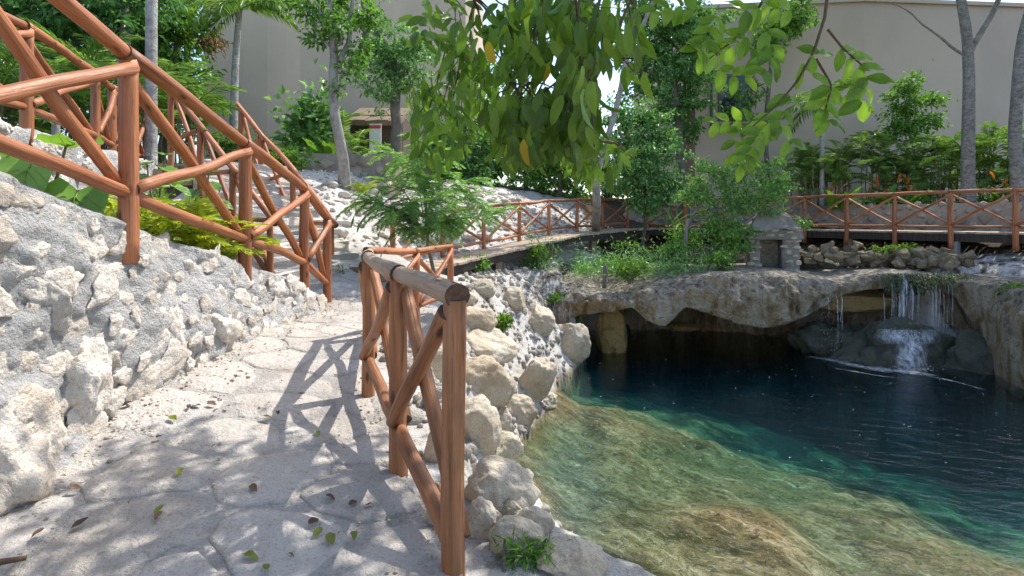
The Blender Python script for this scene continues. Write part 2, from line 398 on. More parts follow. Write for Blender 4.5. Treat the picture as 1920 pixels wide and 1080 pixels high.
PTS_L = PTS_B + [(-2.5,1,1.85),(-2.5,2.4,1.50),(-2.5,3.4,1.22),(-2.5,5,.86),(-2.5,6.4,.52),(-2.5,7.2,.3),(-4.5,1,1.9),(-4.5,3,1.72),(-4.6,5,1.62),(-4.7,6.8,1.45),(-3.4,6.6,.95),(-3.3,7.3,.5),
  (-3.4,5,1.25),(-3.4,3.4,1.5),(-9,2,2.3),(-9,-2,2.3),(-4,-2,2)]
class RBF:
    def __init__(s, pts):
        P = np.array(pts, float); s.p = P[:, :2]; n = len(P)
        D = np.linalg.norm(s.p[:, None] - s.p[None], axis=2)
        A = np.zeros((n + 1, n + 1)); A[:n, :n] = D + np.eye(n) * 0.02; A[n, :n] = 1; A[:n, n] = 1
        s.w = np.linalg.solve(A, np.append(P[:, 2], 0))
    def __call__(s, x, y):
        x = np.asarray(x, float); y = np.asarray(y, float); r = np.full(x.shape, s.w[-1])
        for (a, b), wt in zip(s.p, s.w[:-1]): r = r + wt * np.hypot(x - a, y - b)
        return r
RB, LB = RBF(PTS_R), RBF(PTS_L)
POOL = np.array([(.9,3.6),(.78,4.75),(.40,5.3),(.22,6.0),(-.12,6.8),(.12,7.6),(.68,9.1),(.94,10.4),(1.5,11.6),(1.75,12.6),(2.0,15.2),(5,15.6),(8,15.2),(9.4,13.6),(9.9,11.2),(9.75,9.8),(10,8),(9.4,5),(7.4,3.2),(4,2.6),(2,2.8)])
def pool_sd(x, y):
    x = np.asarray(x, float); y = np.asarray(y, float)
    d = np.full(x.shape, 1e9); ins = np.zeros(x.shape, bool)
    n = len(POOL)
    for k in range(n):
        a = POOL[k]; b = POOL[(k + 1) % n]; e = b - a
        t = np.clip(((x - a[0]) * e[0] + (y - a[1]) * e[1]) / (e @ e), 0, 1)
        d = np.minimum(d, np.hypot(x - a[0] - t * e[0], y - a[1] - t * e[1]))
        c = ((a[1] > y) != (b[1] > y)) & (x < (b[0] - a[0]) * (y - a[1]) / (b[1] - a[1] + 1e-12) + a[0])
        ins ^= c
    return np.where(ins, -d, d)
SH = np.array([(.7,10.3),(2.57,8.85),(3.9,7.24),(4.6,6.4),(5.3,4.6),(5.6,2.5)])
def shelf_q(x, y):
    """signed distance to the shelf edge, positive on the deep side"""
    d = np.full(np.shape(x), 1e9); sg = np.ones(np.shape(x))
    for k in range(len(SH) - 1):
        a, b = SH[k], SH[k + 1]; e = b - a
        t = np.clip(((x - a[0]) * e[0] + (y - a[1]) * e[1]) / (e @ e), 0, 1)
        dd = np.hypot(x - a[0] - t * e[0], y - a[1] - t * e[1])
        cr = -(e[0] * (y - a[1]) - e[1] * (x - a[0]))
        m = dd < d - 1e-9; sg = np.where(m, -np.sign(cr), sg); d = np.minimum(d, dd)
    return d * sg
def smin(a, b, k=0.15):
    h = np.clip(0.5 + 0.5 * (b - a) / k, 0, 1); return b * (1 - h) + a * h - k * h * (1 - h)
def Hraw(x, y, rough=True):
    x = np.asarray(x, float); y = np.asarray(y, float)
    left = (x < -2.5) & (y < 7.4)
    B = np.where(left, LB(x, y), RB(x, y))
    # terrace behind the planting bed, walled with stone
    ter = sstep(-4.62, -4.82, x + 0.28 * (y - 4.5)) * sstep(8.4, 7.9, y)
    B = np.where(left | ((x < -4) & (y < 8.4)), B * (1 - ter) + 2.2 * ter, B)
    far = sstep(22, 60, np.hypot(x, y - 10)); B = B * (1 - far) + 2.0 * far
    P = np.stack([x, y, 0 * x], -1)
    s = pool_sd(x, y)
    slope = np.where(y > 12.6, 3.0, 1.35)
    nb = fbm(P * 1.7, 4, 3) * 0.16
    out = smin(B, ZW + slope * np.maximum(s, 0) + nb * sstep(0, .5, s) * sstep(3, .8, s), 0.12)
    q = shelf_q(x, y) - .35 + fbm(P * 0.8, 3, 9) * 0.35
    rk = fbm(P * 1.2, 5, 5, .55)
    depth = 0.06 + 0.10 * sstep(0, 0.6, -s) + 0.03 * np.clip(-s, 0, 4) + 0.09 * rk + 0.022 * np.abs(fbm(P * np.array([3.2, 4.6, 1]), 4, 6))
    depth = np.maximum(depth, 0.05 * sstep(0, .3, -s))
    depth = depth + .12 * sstep(-.5, .5, q) + .25 * np.clip(q, 0, 6) + .7 * sstep(3.2, 6.0, q) + (.07 * fbm(P * 1.3, 5, 8) * sstep(-.2, 1.4, q)) - .13 * np.exp(-(((x - 3.2) / 1.5) ** 2 + ((y - 5.3) / 1.3) ** 2)) * (q < 1)
    depth = np.maximum(depth, .03 * sstep(0, .3, -s))
    H = np.where(s < 0, ZW - depth, out)
    if rough:
        hill = sstep(7.2, 8.2, y) * sstep(0.1, .6, s) * sstep(-5.2, -4.6, x - 0 * y)
        H = H + hill * (0.07 * fbm(P * 2.3, 4, 2)) + 0.015 * fbm(P * 6, 3, 4) * sstep(0.0, 0.3, np.abs(s))
    return H
def H(x, y): return float(Hraw(np.array([x]), np.array([y]))[0])
_dd = np.concatenate([np.arange(1.5, 26, 0.02)])
def hit(px, py, off=0.0):
    X = (px - 960) / F * _dd; Z = EYE - (py - HOR) / F * _dd
    k = np.nonzero(Z < Hraw(X, _dd))[0]
    if len(k) == 0: return None
    k = k[0]; return Vector((X[k], _dd[k], Z[k] + off))

xs = np.concatenate([[-500,-220,-100,-50,-30,-20,-16,-14], np.arange(-12, -5.4, .22), np.arange(-5.4, 6, .075), np.arange(6, 13.5, .12), np.arange(13.5, 20, .5), [22,26,32,45,80,200,500]])
ys = np.concatenate([[-300,-100,-40,-15,-6,-4], np.arange(-3, 2, .3), np.arange(2, 14, .07), np.arange(14, 20, .12), np.arange(20, 28, .5), [30,34,40,55,90,200,600]])
GX, GY = np.meshgrid(xs, ys, indexing='ij')
GZ = Hraw(GX.ravel(), GY.ravel())
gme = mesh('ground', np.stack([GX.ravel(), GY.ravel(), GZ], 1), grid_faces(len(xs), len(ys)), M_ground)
gs = pool_sd(GX.ravel(), GY.ravel()); gx = GX.ravel(); gy = GY.ravel()
veg = np.where((gx < -2.5) & (gy < 7.3), .9, 0) + np.where(gy > 21, .8, 0)
dl = gy - 17 + 0.0 * gx
veg = np.maximum(veg, sstep(0.3, 0.7, (gx - 1.0) / 3) * sstep(12.8, 13.6, gy) * .75)
veg = np.maximum(veg, sstep(13, 14, gx)); veg = np.maximum(veg, np.where((gx < -5.2), .8, 0))
veg = np.maximum(veg, .50 * sstep(10.2, 11.2, gy) * sstep(-.4, .4, gx - (gy - 12.2) * .62) * sstep(0.1, .6, gs))
veg = np.maximum(veg, .40 * sstep(8.2, 9.4, gy) * sstep(-.3, .3, gx + .4) * sstep(0.05, .4, gs) * (gx < 4))
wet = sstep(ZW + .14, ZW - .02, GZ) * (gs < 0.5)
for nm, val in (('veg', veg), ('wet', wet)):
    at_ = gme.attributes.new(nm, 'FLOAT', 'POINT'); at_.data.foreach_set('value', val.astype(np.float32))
GROUND = tag(link('ground', gme), kind='structure')

# water body: surface and sides closed so the water has real depth
cen = POOL.mean(0); big = []
for k in range(len(POOL)):
    p = POOL[k]; n_ = POOL[(k + 1) % len(POOL)] - POOL[k - 1]; n_ = np.array([n_[1], -n_[0]]) / np.linalg.norm(n_)
    if n_ @ (p - cen) < 0: n_ = -n_
    big.append(p + n_ * (0.45 if p[1] < 12 else 0.7))
N_ = len(big)
V = [(x, y, ZW) for x, y in big] + [(x, y, ZW - 9) for x, y in big]
Fc = [list(range(N_)), list(range(N_, 2 * N_))[::-1]] + [[k, k + N_, (k + 1) % N_ + N_, (k + 1) % N_] for k in range(N_)]
wme = mesh('water', V, Fc, M_water, False)
bm = bmesh.new(); bm.from_mesh(wme); bmesh.ops.recalc_face_normals(bm, faces=bm.faces); bm.to_mesh(wme); bm.free()
tag(link('water', wme), kind='structure')

# ------------------------------------------------------------------ rocks
def rock_mesh(name, seed, sub, mat, planes=9, amp=0.16, lo=0.55):
    r = np.random.default_rng(seed)
    bm = bmesh.new(); bmesh.ops.create_icosphere(bm, subdivisions=sub, radius=1)
    V = np.array([v.co[:] for v in bm.verts])
    for _ in range(planes):
        n = r.normal(size=3); n /= np.linalg.norm(n); o = r.uniform(lo, .95)
        d = V @ n; V = V - np.maximum(d - o, 0)[:, None] * n * 0.93
    V = V * (1 + amp * fbm(V * 1.6 + seed * 3.1, 3, seed))[:, None]
    if sub >= 4: V = V * (1 + (0.05 if sub > 4 else .07) * fbm(V * (5 if sub > 4 else 4) + seed, 4, seed + 5, .6))[:, None]
    for v, c in zip(bm.verts, V): v.co = c
    me = bpy.data.meshes.new(name); bm.to_mesh(me); bm.free()
    me.materials.append(mat); me.polygons.foreach_set('use_smooth', np.ones(len(me.polygons), bool))
    return me
def rot_rand(): return Quaternion((random.gauss(0, 1), random.gauss(0, 1), random.gauss(0, 1), random.gauss(0, 1))).normalized().to_matrix().to_4x4()
def poisson(n, u0, u1, v0, v1, rmin, tries=6000, accept=None):
    P = []
    for _ in range(tries):
        a = random.uniform(u0, u1); b = random.uniform(v0, v1); r = rmin() if callable(rmin) else rmin
        if accept and not accept(a, b): continue
        if all((a - c) ** 2 + (b - d) ** 2 > ((r + s) * 0.5) ** 2 for c, d, s in P):
            P.append((a, b, r))
            if len(P) >= n: break
    return P

# ------------------------------------------------------------------ path: cement bed with flat stones set in it
LEFT = [(-2.38,-1.5),(-2.42,1.0),(-2.42,2.5),(-2.45,3.4),(-2.48,4.3),(-2.48,5.2),(-2.46,6.7),(-2.6,7.4),(-2.9,8.2),(-2.7,9.4),(-2.3,10.4)]
RIGHT = [(.55,-1.5),(.1,.8),(-.16,1.95),(-.50,2.68),(-.96,3.80),(-1.36,5.2),(-1.22,6.2),(-1.02,7.2),(-.95,8.2),(-.95,9.2),(-1.05,9.9)]
def ev(tab, y):
    a = np.array(tab); return np.interp(y, a[:, 1], a[:, 0])
def path_z(x, y):
    x = np.asarray(x, float); y = np.asarray(y, float)
    return Hraw(x, y, False) + 0.03 + 0.018 * fbm(np.stack([x * 1.6, y * 1.6, 0 * x], -1), 3, 21)
vy = np.arange(-1.5, 9.9, .07); uu = np.linspace(0, 1, 46)
lx = ev(LEFT, vy); rx = ev(RIGHT, vy) + 0.05 * fbm(np.stack([vy * 2, 0 * vy, 0 * vy], -1), 3, 22)
# keep the bed on the level ground even where the bank falls away at its edge
PX = lx[:, None] + (rx - lx)[:, None] * uu[None]; PY = np.broadcast_to(vy[:, None], PX.shape)
inner = np.minimum(PX, rx[:, None] - 0.0)
def bed_z(x, y):
    B = RB(x, y); return B + 0.03 + 0.02 * fbm(np.stack([x * 1.6, y * 1.6, 0 * x], -1), 3, 21)
PZ = bed_z(PX.ravel(), PY.ravel()).reshape(PX.shape)
PXs = np.concatenate([PX[:, :1] - .15, PX, PX[:, -1:] + .03, PX[:, -1:] + .05], 1)
PYs = np.concatenate([PY[:, :1], PY, PY[:, -1:], PY[:, -1:]], 1)
PZs = np.concatenate([PZ[:, :1], PZ, PZ[:, -1:] - .06, PZ[:, -1:] - .9], 1)
pm = mesh('path', np.stack([PXs.ravel(), PYs.ravel(), PZs.ravel()], 1), grid_faces(*PXs.shape)[:, ::-1], M_pathmortar)
PATH = tag(link('path', pm), kind='structure')
def clip_half(poly, p, n):
    """keep the part of a polygon with (q - p).n <= 0"""
    out = []
    for k in range(len(poly)):
        a, b = poly[k], poly[(k + 1) % len(poly)]; da = (a - p) @ n; db = (b - p) @ n
        if da <= 0: out.append(a)
        if da * db < 0: out.append(a + (b - a) * (da / (da - db)))
    return out
pts = poisson(150, -2.4, -.05, .9, 9.6, lambda: random.choice([.62, .5, .40, .32]), 14000, lambda x, y: ev(LEFT, y) + .04 < x < ev(RIGHT, y) - .05)
PA = np.array([(x, y) for x, y, r in pts])
for k, p in enumerate(PA):
    poly = [p + np.array(c) * .62 for c in ((-1, -1), (1, -1), (1, 1), (-1, 1))]
    d2 = np.linalg.norm(PA - p, axis=1)
    for j in np.argsort(d2)[1:14]:
        n = (PA[j] - p) / d2[j]; poly = clip_half(poly, p + n * (d2[j] / 2 - random.uniform(.004, .024)), n)
        if len(poly) < 3: break
    for tab, sg in ((RIGHT, 1), (LEFT, -1)):
        e0, e1 = ev(tab, p[1] - .3), ev(tab, p[1] + .3); n = np.array([.6, -(e1 - e0)]) * sg; n = n / np.linalg.norm(n)
        if len(poly) >= 3: poly = clip_half(poly, np.array([ev(tab, p[1]) - .03 * sg, p[1]]), n)
    if len(poly) < 3: continue
    poly = np.array(poly)
    for _ in range(2): poly = np.stack([poly * .82 + np.roll(poly, -1, 0) * .18, poly * .18 + np.roll(poly, -1, 0) * .82], 1).reshape(-1, 2)
    poly = poly + .034 * np.stack([fbm(np.stack([poly[:, 0] * 9, poly[:, 1] * 9, 0 * poly[:, 0] + q], -1), 3, 23) for q in (0, 7)], 1)
    ar = .5 * np.sum(poly[:, 0] * np.roll(poly[:, 1], -1) - np.roll(poly[:, 0], -1) * poly[:, 1])
    if ar < .022 or np.ptp(poly[:, 0]) < .14 or np.ptp(poly[:, 1]) < .14: continue
    c = poly.mean(0); n = len(poly); V = []; hgt = random.uniform(-.009, .006)
    for f, z in ((1.0, -.04), (.975, .002), (.90, .009), (.55, .013)): V.append(np.concatenate([c + (poly - c) * f, np.full((n, 1), z + hgt)], 1))
    V = np.concatenate(V + [np.array([[c[0], c[1], .014 + hgt]])])
    V[:, 2] += bed_z(V[:, 0], V[:, 1]) + .007 * fbm(V * 7, 3, k)
    Fc = grid_faces(4, n, True)[:, ::-1].tolist() + [[3 * n + q, 3 * n + (q + 1) % n, 4 * n] for q in range(n)]
    link('flagstone', mesh('flagstone', V, Fc, M_pathstone), PATH)

# ------------------------------------------------------------------ left retaining wall of rubble in cement
wy = np.array([-.5, 1.0, 2.6, 3.42, 5.0, 6.43, 7.1, 7.3]); wz = np.array([2.3, 2.02, 1.60, 1.36, .97, .60, .32, .27])
def wtop(y): return np.interp(y, wy, wz)
def wall_face(y, v):
    """point on the wall face, v 0 foot to 1 top"""
    y = np.asarray(y, float); v = np.asarray(v, float)
    foot = RB(np.full(y.shape, -2.4), y) - .08
    z = foot + (wtop(y) - foot) * v
    x = -2.34 - .14 * v + .14 * sstep(3.2, 2.2, y) * (1 - v) ** 2
    x = x + 0.045 * fbm(np.stack([y * 1.5, z * 1.5, 0 * y], -1), 3, 31) + 0.034 * fbm(np.stack([y * 6, z * 6, 0 * y], -1), 4, 32, .6)
    return x, z
WALL = empty('retaining_wall', (-2.4, 3.5, .2), 'sloping rubble retaining wall of pale stones in grey cement beside the path', 'wall')
yy = np.arange(-.5, 7.3, .028); vv = np.linspace(0, 1, 70)
YY, VV = np.meshgrid(yy, vv, indexing='ij'); X_, Z_ = wall_face(YY, VV)
tX, tZ = X_[:, -1:], Z_[:, -1:]
X2 = np.concatenate([X_, tX - .04, tX - .2, tX - .32, tX - .34], 1); Z2 = np.concatenate([Z_, tZ + .025, tZ + .03 + .02 * fbm(np.stack([YY[:, :1] * 5, 0 * tX, 0 * tX], -1), 2, 3), tZ + .01, tZ - 1.2], 1)
Y2 = np.concatenate([YY] + [YY[:, :1]] * 4, 1)
link('mortar', mesh('mortar', np.stack([X2.ravel(), Y2.ravel(), Z2.ravel()], 1), grid_faces(*X2.shape)[:, ::-1], M_mortar), WALL)
RK = [rock_mesh('stone', 100 + k, 4, M_lime, 8, .34, .45) for k in range(12)]
def wsize(): return random.choice([.27, .23, .20, .17, .14, .11, .09])
wp = poisson(290, 1.3, 7.15, 0.05, 1.85, wsize, 12000, lambda a, b: b < wtop(a) - .05 and b > float(RB(np.array([-2.4]), np.array([a]))[0]) + .02)
for (y, z, r) in wp:
    foot = float(RB(np.array([-2.4]), np.array([y]))[0]) - .08
    v = (z - foot) / (wtop(y) - foot)
    x, zz = wall_face(np.array([y]), np.array([v]))
    M = Matrix.Translation((float(x[0]) - r * .08, y, float(zz[0]))) @ Matrix.Rotation(random.uniform(-.35, .35), 4, 'X') @ Matrix.Diagonal((r * random.uniform(.17, .27), r * random.uniform(.58, .9), r * random.uniform(.36, .58), 1)) @ Matrix.Rotation(random.choice([0, math.pi]), 4, 'Z') @ Matrix.Rotation(random.uniform(0, 6.28), 4, 'X')
    link('stone', random.choice(RK), WALL, M)
for (y, z, a, b, c) in [(2.42, .30, .22, .30, .30), (2.95, .46, .15, .17, .30), (2.8, .95, .10, .12, .22), (3.75, .52, .10, .12, .26), (4.35, .50, .11, .28, .16), (2.15, .72, .14, .22, .16), (1.7, .35, .2, .35, .4)]:
    x, zz = wall_face(np.array([y]), np.array([(z + .08) / (wtop(y) + .08)]))
    link('stone', rock_mesh('stone', int(y * 100), 5, M_lime, 8, .28, .5), WALL, Matrix.Translation((float(x[0]) - .05, y, z)) @ Matrix.Diagonal((a, b, c, 1)))

# terrace wall at the back of the planting bed
TW = empty('terrace_wall', (-4.9, 5, 1.6), 'low whitewashed rubble wall under the upper log railing', 'wall')
def tw_x(y): return -4.55 - .28 * (y - 4.5)
yy = np.arange(1.0, 8.4, .08); vv = np.linspace(0, 1, 14)
YY, VV = np.meshgrid(yy, vv, indexing='ij')
Z_ = 1.3 + VV * 1.0 + .03 * fbm(np.stack([YY * 3, VV * 3, 0 * YY], -1), 2, 41) * (VV > .9); X_ = tw_x(YY) + .05 * fbm(np.stack([YY * 3, VV * 3, 0 * YY], -1), 3, 40)
X2 = np.concatenate([X_, X_[:, -1:] - .3, X_[:, -1:] - .3], 1); Z2 = np.concatenate([Z_, Z_[:, -1:], Z_[:, -1:] - .6], 1); Y2 = np.concatenate([YY, YY[:, :1], YY[:, :1]], 1)
link('mortar', mesh('mortar', np.stack([X2.ravel(), Y2.ravel(), Z2.ravel()], 1), grid_faces(*X2.shape)[:, ::-1], M_mortar), TW)
for (y, z, r) in poisson(120, 2.6, 8.3, 1.5, 2.27, lambda: random.choice([.3, .22, .16]), 5000):
    M = Matrix.Translation((tw_x(y) - .03, y, z)) @ Matrix.Diagonal((r * .4, r * .6, r * .42, 1)) @ Matrix.Rotation(random.uniform(0, 6.28), 4, 'X')
    link('stone', random.choice(RK), TW, M)

# ------------------------------------------------------------------ logs and railings
def log(name, a, b, r0, r1, parent, mat, bend=0.012, sides=12, seed=None, over=0.0):
    a = Vector(a); b = Vector(b); d = b - a; L = d.length; d.normalize()
    a = a - d * over; L += 2 * over
    seed = random.randint(0, 9999) if seed is None else seed
    n = max(5, int(L / .13)); t = np.linspace(0, 1, n); th = np.arange(sides) / sides * 2 * math.pi
    R = (r0 + (r1 - r0) * t)[:, None] * (1 + .085 * fbm(np.stack([np.cos(th)[None] * .9 + 0 * t[:, None], np.sin(th)[None] * .9 + 0 * t[:, None], t[:, None] * L * 2.2 + 0 * th[None]], -1), 3, seed))
    bend = bend * 1.15
    bx = bend * L * fbm(np.stack([t * 1.3 * L, 0 * t + seed, 0 * t], -1), 2, seed) * np.sin(t * math.pi)
    by = bend * L * fbm(np.stack([t * 1.3 * L, 0 * t + seed + 9, 0 * t], -1), 2, seed + 3) * np.sin(t * math.pi)
    V = np.stack([R * np.cos(th) + bx[:, None], R * np.sin(th) + by[:, None], np.broadcast_to((t * L)[:, None], R.shape)], -1).reshape(-1, 3)
    Fc = grid_faces(n, sides, True)[:, ::-1].tolist(); nf = len(Fc)
    Fc += [list(range(sides))[::-1], [(n - 1) * sides + k for k in range(sides)]]
    me = mesh(name, V, Fc, [mat, M_end], True, [0] * nf + [1, 1])
    me.polygons[nf].use_smooth = False; me.polygons[nf + 1].use_smooth = False
    M = Matrix.Translation(a) @ d.to_track_quat('Z', 'Y').to_matrix().to_4x4()
    return link(name, me, parent, M)
def railing(label, posts, rp=.055, rt=.052, rb=.042, low=.30, mat=M_log, tmat=None, sink=.12, bays=None, group=None, over=.05, first_over=0):
    """posts: (base xyz, top z); each bay has a top rail, a low rail and crossed braces"""
    root = empty('log_railing', posts[0][0], label, 'railing', group)
    tmat = tmat or mat; n = len(posts)
    for (b, zt) in posts:
        log('post', (b[0], b[1], b[2] - sink), (b[0], b[1], zt - rt * .4), rp * random.uniform(.95, 1.05), rp * random.uniform(.88, 1.0), root, mat, .006)
    for k in range(n - 1):
        if bays is not None and k not in bays: continue
        (p, zp), (q, zq) = posts[k], posts[k + 1]
        p = Vector(p); q = Vector(q); hp = zp - p.z; hq = zq - q.z
        log('top_rail', (p.x, p.y, zp), (q.x, q.y, zq), rt * 1.05, rt * .88, root, tmat, .012, over=over)
        lp = Vector((p.x, p.y, p.z + low * hp)); lq = Vector((q.x, q.y, q.z + low * hq))
        log('low_rail', lp, lq, rb, rb * .95, root, mat, .012)
        up = Vector((p.x, p.y, zp - rt * 1.4)); uq = Vector((q.x, q.y, zq - rt * 1.4))
        side = (q - p).cross(Vector((0, 0, 1))).normalized() * rb * .8
        log('brace', lp + Vector((0, 0, .03)) + side, uq + side, rb * .95, rb * .88, root, mat, .012)
        log('brace', up - side, lq + Vector((0, 0, .03)) - side, rb * .95, rb * .88, root, mat, .012)
    return root

# stair rail standing on the retaining wall
railing('tall reddish log railing stepping down along the rubble retaining wall', [
    ((-2.47,.95,1.95),3.32), ((-2.47,2.27,1.50),2.80), ((-2.46,3.42,1.24),2.45), ((-2.50,5.0,.88),2.11), ((-2.50,6.43,.56),1.77), ((-2.46,7.1,.22),1.42)], .058, .054, .044, .27)
# foreground rail at the path edge (thick worn logs)
fr = railing('worn brown log railing with thick cut top log at path edge', [
    ((-.222,2.06,-.25),1.11), ((-.587,2.76,.02),1.12), ((-1.04,3.85,.10),1.13), ((-1.42,5.3,.16),1.07)], .050, .047, .039, .28, M_logf, M_logt, over=.03)
railing('light orange log railing turning from the path corner towards the boardwalk', [
    ((-1.43,5.32,.10),1.09), ((-1.12,6.25,.10),1.03), ((-.83,7.15,.12),1.04)], .045, .038, .032, .30)
# stairs and their two rails
U = Vector((-.865, .5, 0)); SIDE = Vector((.5, .865, 0))
ST = empty('stone_staircase', (-3.0, 7.8, .35), 'steep flight of pale stone steps between the two stair railings', 'stairs')
for k in range(11):
    c = Vector((-2.95, 7.75, .38 + .19 * k)) + U * (.23 * k)
    bm = bmesh.new(); bmesh.ops.create_cube(bm, size=1)
    bmesh.ops.subdivide_edges(bm, edges=bm.edges, cuts=5, use_grid_fill=True)
    for v in bm.verts:
        v.co = Vector((v.co.x * .42, v.co.y * 1.6, v.co.z * .30)) + Vector([.014 * random.gauss(0, 1) for _ in range(3)])
    me = bpy.data.meshes.new('step'); bm.to_mesh(me); bm.free(); me.materials.append(M_lime if k % 2 else M_mortar)
    M = Matrix.Translation(c + SIDE * .4 + Vector((0, 0, -.06))) @ Matrix.Rotation(math.atan2(U.y, U.x), 4, 'Z')
    link('step', me, ST, M)
railing('short reddish log handrail on the planting bed side of the stairs', [
    ((-3.18,7.0,.35),1.45), ((-3.85,7.35,1.1),2.12), ((-4.5,7.7,1.75),2.75), ((-5.15,8.05,2.2),3.4)], .045, .042, .035, .28, over=.16)
railing('far stair handrail of reddish logs rising against the beige building', [
    ((-2.90,8.55,.30),1.40), ((-3.72,9.05,.95),2.25), ((-4.45,9.45,1.7),2.9), ((-4.95,9.75,2.2),3.42)], .05, .045, .036, .28, over=.16)
railing('upper log railing along the terrace in front of the bamboo', [
    ((-4.55,3.4,2.2),3.30), ((-4.78,5.25,2.2),3.30), ((-5.55,7.1,2.2),3.36), ((-6.0,8.0,2.2),3.38), ((-6.35,8.9,2.2),3.4), ((-6.8,9.9,2.2),3.45)], .06, .05, .042, .28)

# ------------------------------------------------------------------ boardwalk
def lerp_poly(P, s):
    P = [Vector(p) for p in P]; L = [0]
    for a, b in zip(P, P[1:]): L.append(L[-1] + (b - a).length)
    for k in range(len(P) - 1):
        if s <= L[k + 1] or k == len(P) - 2:
            t = (s - L[k]) / (L[k + 1] - L[k]); return P[k].lerp(P[k + 1], t), (P[k + 1] - P[k]).normalized()
def poly_len(P): return sum((Vector(b) - Vector(a)).length for a, b in zip(P, P[1:]))
BWR = empty('boardwalk', (0, 13, .6), 'raised weathered plank boardwalk on dark beams curving round the pool', 'boardwalk')
def deck(line, width, mat, side, pw=.165):
    L = poly_len(line); n = int(L / pw)
    for k in range(n):
        p, t = lerp_poly(line, (k + .5) * pw)
        nrm = Vector((t.y, -t.x, 0)).normalized() * side
        c = p + nrm * (width / 2 + random.uniform(-.03, .03))
        m = MB(); m.box((0, 0, 0), (pw - .015, width + random.uniform(-.02, .05), .045)); 
        M = Matrix.Translation(c + Vector((0, 0, random.uniform(-.006, .006)))) @ Matrix.Rotation(math.atan2(t.y, t.x) + random.uniform(-.012, .012), 4, 'Z') @ Matrix.Rotation(-math.asin(t.z), 4, 'Y')
        m.build('plank', mat, BWR, False, M)
FARL = [(-2.5,10.2,.42),(-1.1,12.5,.62),(1.2,15.8,.95),(3.4,18.4,1.07),(4.3,19.2,1.07)]
NEARR = [(4.4,18.9,1.07),(8.94,17.2,1.07),(11.9,12.4,1.07),(13.2,10.3,1.07),(14.6,8.0,1.07)]
deck(FARL, .95, M_plank, 1)
deck(NEARR, 1.6, M_plank, -1)
def sweep_beam(line, off, side, dz, h, wd, name):
    for a, b in zip(line, line[1:]):
        a = Vector(a); b = Vector(b); t = (b - a).normalized(); nrm = Vector((t.y, -t.x, 0)).normalized() * side
        m = MB(); L = (b - a).length
        m.box((0, 0, 0), (L, wd, h))
        c = (a + b) / 2 + nrm * off + Vector((0, 0, dz))
        m.build(name, M_beam, BWR, False, Matrix.Translation(c) @ Matrix.Rotation(math.atan2(t.y, t.x), 4, 'Z') @ Matrix.Rotation(-math.asin(t.z), 4, 'Y'))
sweep_beam(FARL, .88, 1, -.11, .16, .08, 'beam'); sweep_beam(FARL, .1, 1, -.11, .16, .08, 'beam')
sweep_beam(NEARR, .04, -1, -.125, .20, .09, 'beam'); sweep_beam(NEARR, 1.4, -1, -.125, .20, .09, 'beam')
sup = []
for s_ in (.7, 3.0, 5.4, 7.8):
    p, t = lerp_poly(FARL, s_); q = p + Vector((t.y, -t.x, 0)).normalized() * .72; sup.append((q.x, q.y, q.z - .18))
for (x, y, z) in sup + [(11.25,13.55,.85),(7.5,17.8,.85),(9.9,15.7,.85),(12.6,11.4,.85)]:
    m = MB(); zb = H(x, y) - .2; m.box((x, y, (z + zb) / 2), (.17, .17, z - zb), .5)
    m.build('support', M_concrete if x > 11 and x < 12 else M_oldplank, BWR, False)
def post_line(line, ss, off, side, h):
    out = []
    for s in ss:
        p, t = lerp_poly(line, s); nrm = Vector((t.y, -t.x, 0)).normalized() * side
        q = p + nrm * off; out.append(((q.x, q.y, q.z + .02), q.z + h))
    return out
LL = poly_len(FARL); LR = poly_len(NEARR)
railing('log railing on the hillside edge of the rising boardwalk', post_line(FARL, np.linspace(.25, LL - .3, 8), .06, 1, 1.03), .055, .045, .036, .17, sink=.1)
railing('log railing with crossed braces on the pool edge of the level boardwalk', post_line(NEARR, np.linspace(.4, LR - .3, 13), -.07, -1, 1.03), .060, .048, .036, .14, sink=.42)
# two old timber sleepers where the path meets the boardwalk
p_ = hit(685, 520); m = MB(); m.box((0, 0, 0), (.75, .22, .2)); tag(m.build('timber_sleeper', M_oldplank, None, False, Matrix.Translation(p_ + Vector((0, 0, .06))) @ Matrix.Rotation(-.35, 4, 'Z')), 'dark squared timber sleeper lying where the path meets the slope', 'timber')

# ------------------------------------------------------------------ stone shrine
M_shrine = rock_mat('shrine_cement', (.36, .33, .285), (.27, .245, .21), (.10, .09, .08), 1.8, .9, .5)
SHR = empty('stone_shrine', (6.95, 14.3, .05), 'small square stone shrine with an open niche and tapered cement roof', 'shrine')
sx, sy, sz = 7.0, 14.4, .02
Msh = Matrix.Translation((sx, sy, sz)) @ Matrix.Rotation(-.32, 4, 'Z')
def rough_box(c, d, mat, name, parent, M, cuts=4, j=.012):
    bm = bmesh.new(); bmesh.ops.create_cube(bm, size=1); bmesh.ops.subdivide_edges(bm, edges=bm.edges, cuts=cuts, use_grid_fill=True)
    for v in bm.verts: v.co = Vector((v.co.x * d[0] + c[0], v.co.y * d[1] + c[1], v.co.z * d[2] + c[2])) + Vector([j * random.gauss(0, 1) for _ in range(3)])
    me = bpy.data.meshes.new(name); bm.to_mesh(me); bm.free(); me.materials.append(mat)
    me.polygons.foreach_set('use_smooth', np.ones(len(me.polygons), bool))
    return link(name, me, parent, M)
rough_box((-.46, 0, .38), (.26, .9, 1.0), M_shrine, 'pillar', SHR, Msh)
rough_box((.40, 0, .38), (.40, .9, 1.0), M_shrine, 'pillar', SHR, Msh)
rough_box((-.02, .36, .38), (.62, .18, 1.0), M_wallstone, 'back_panel', SHR, Msh)
rough_box((0, 0, 1.0), (1.34, 1.02, .30), M_shrine, 'lintel', SHR, Msh)
bm = bmesh.new(); bmesh.ops.create_cone(bm, cap_ends=True, segments=4, radius1=.88, radius2=.42, depth=.46)
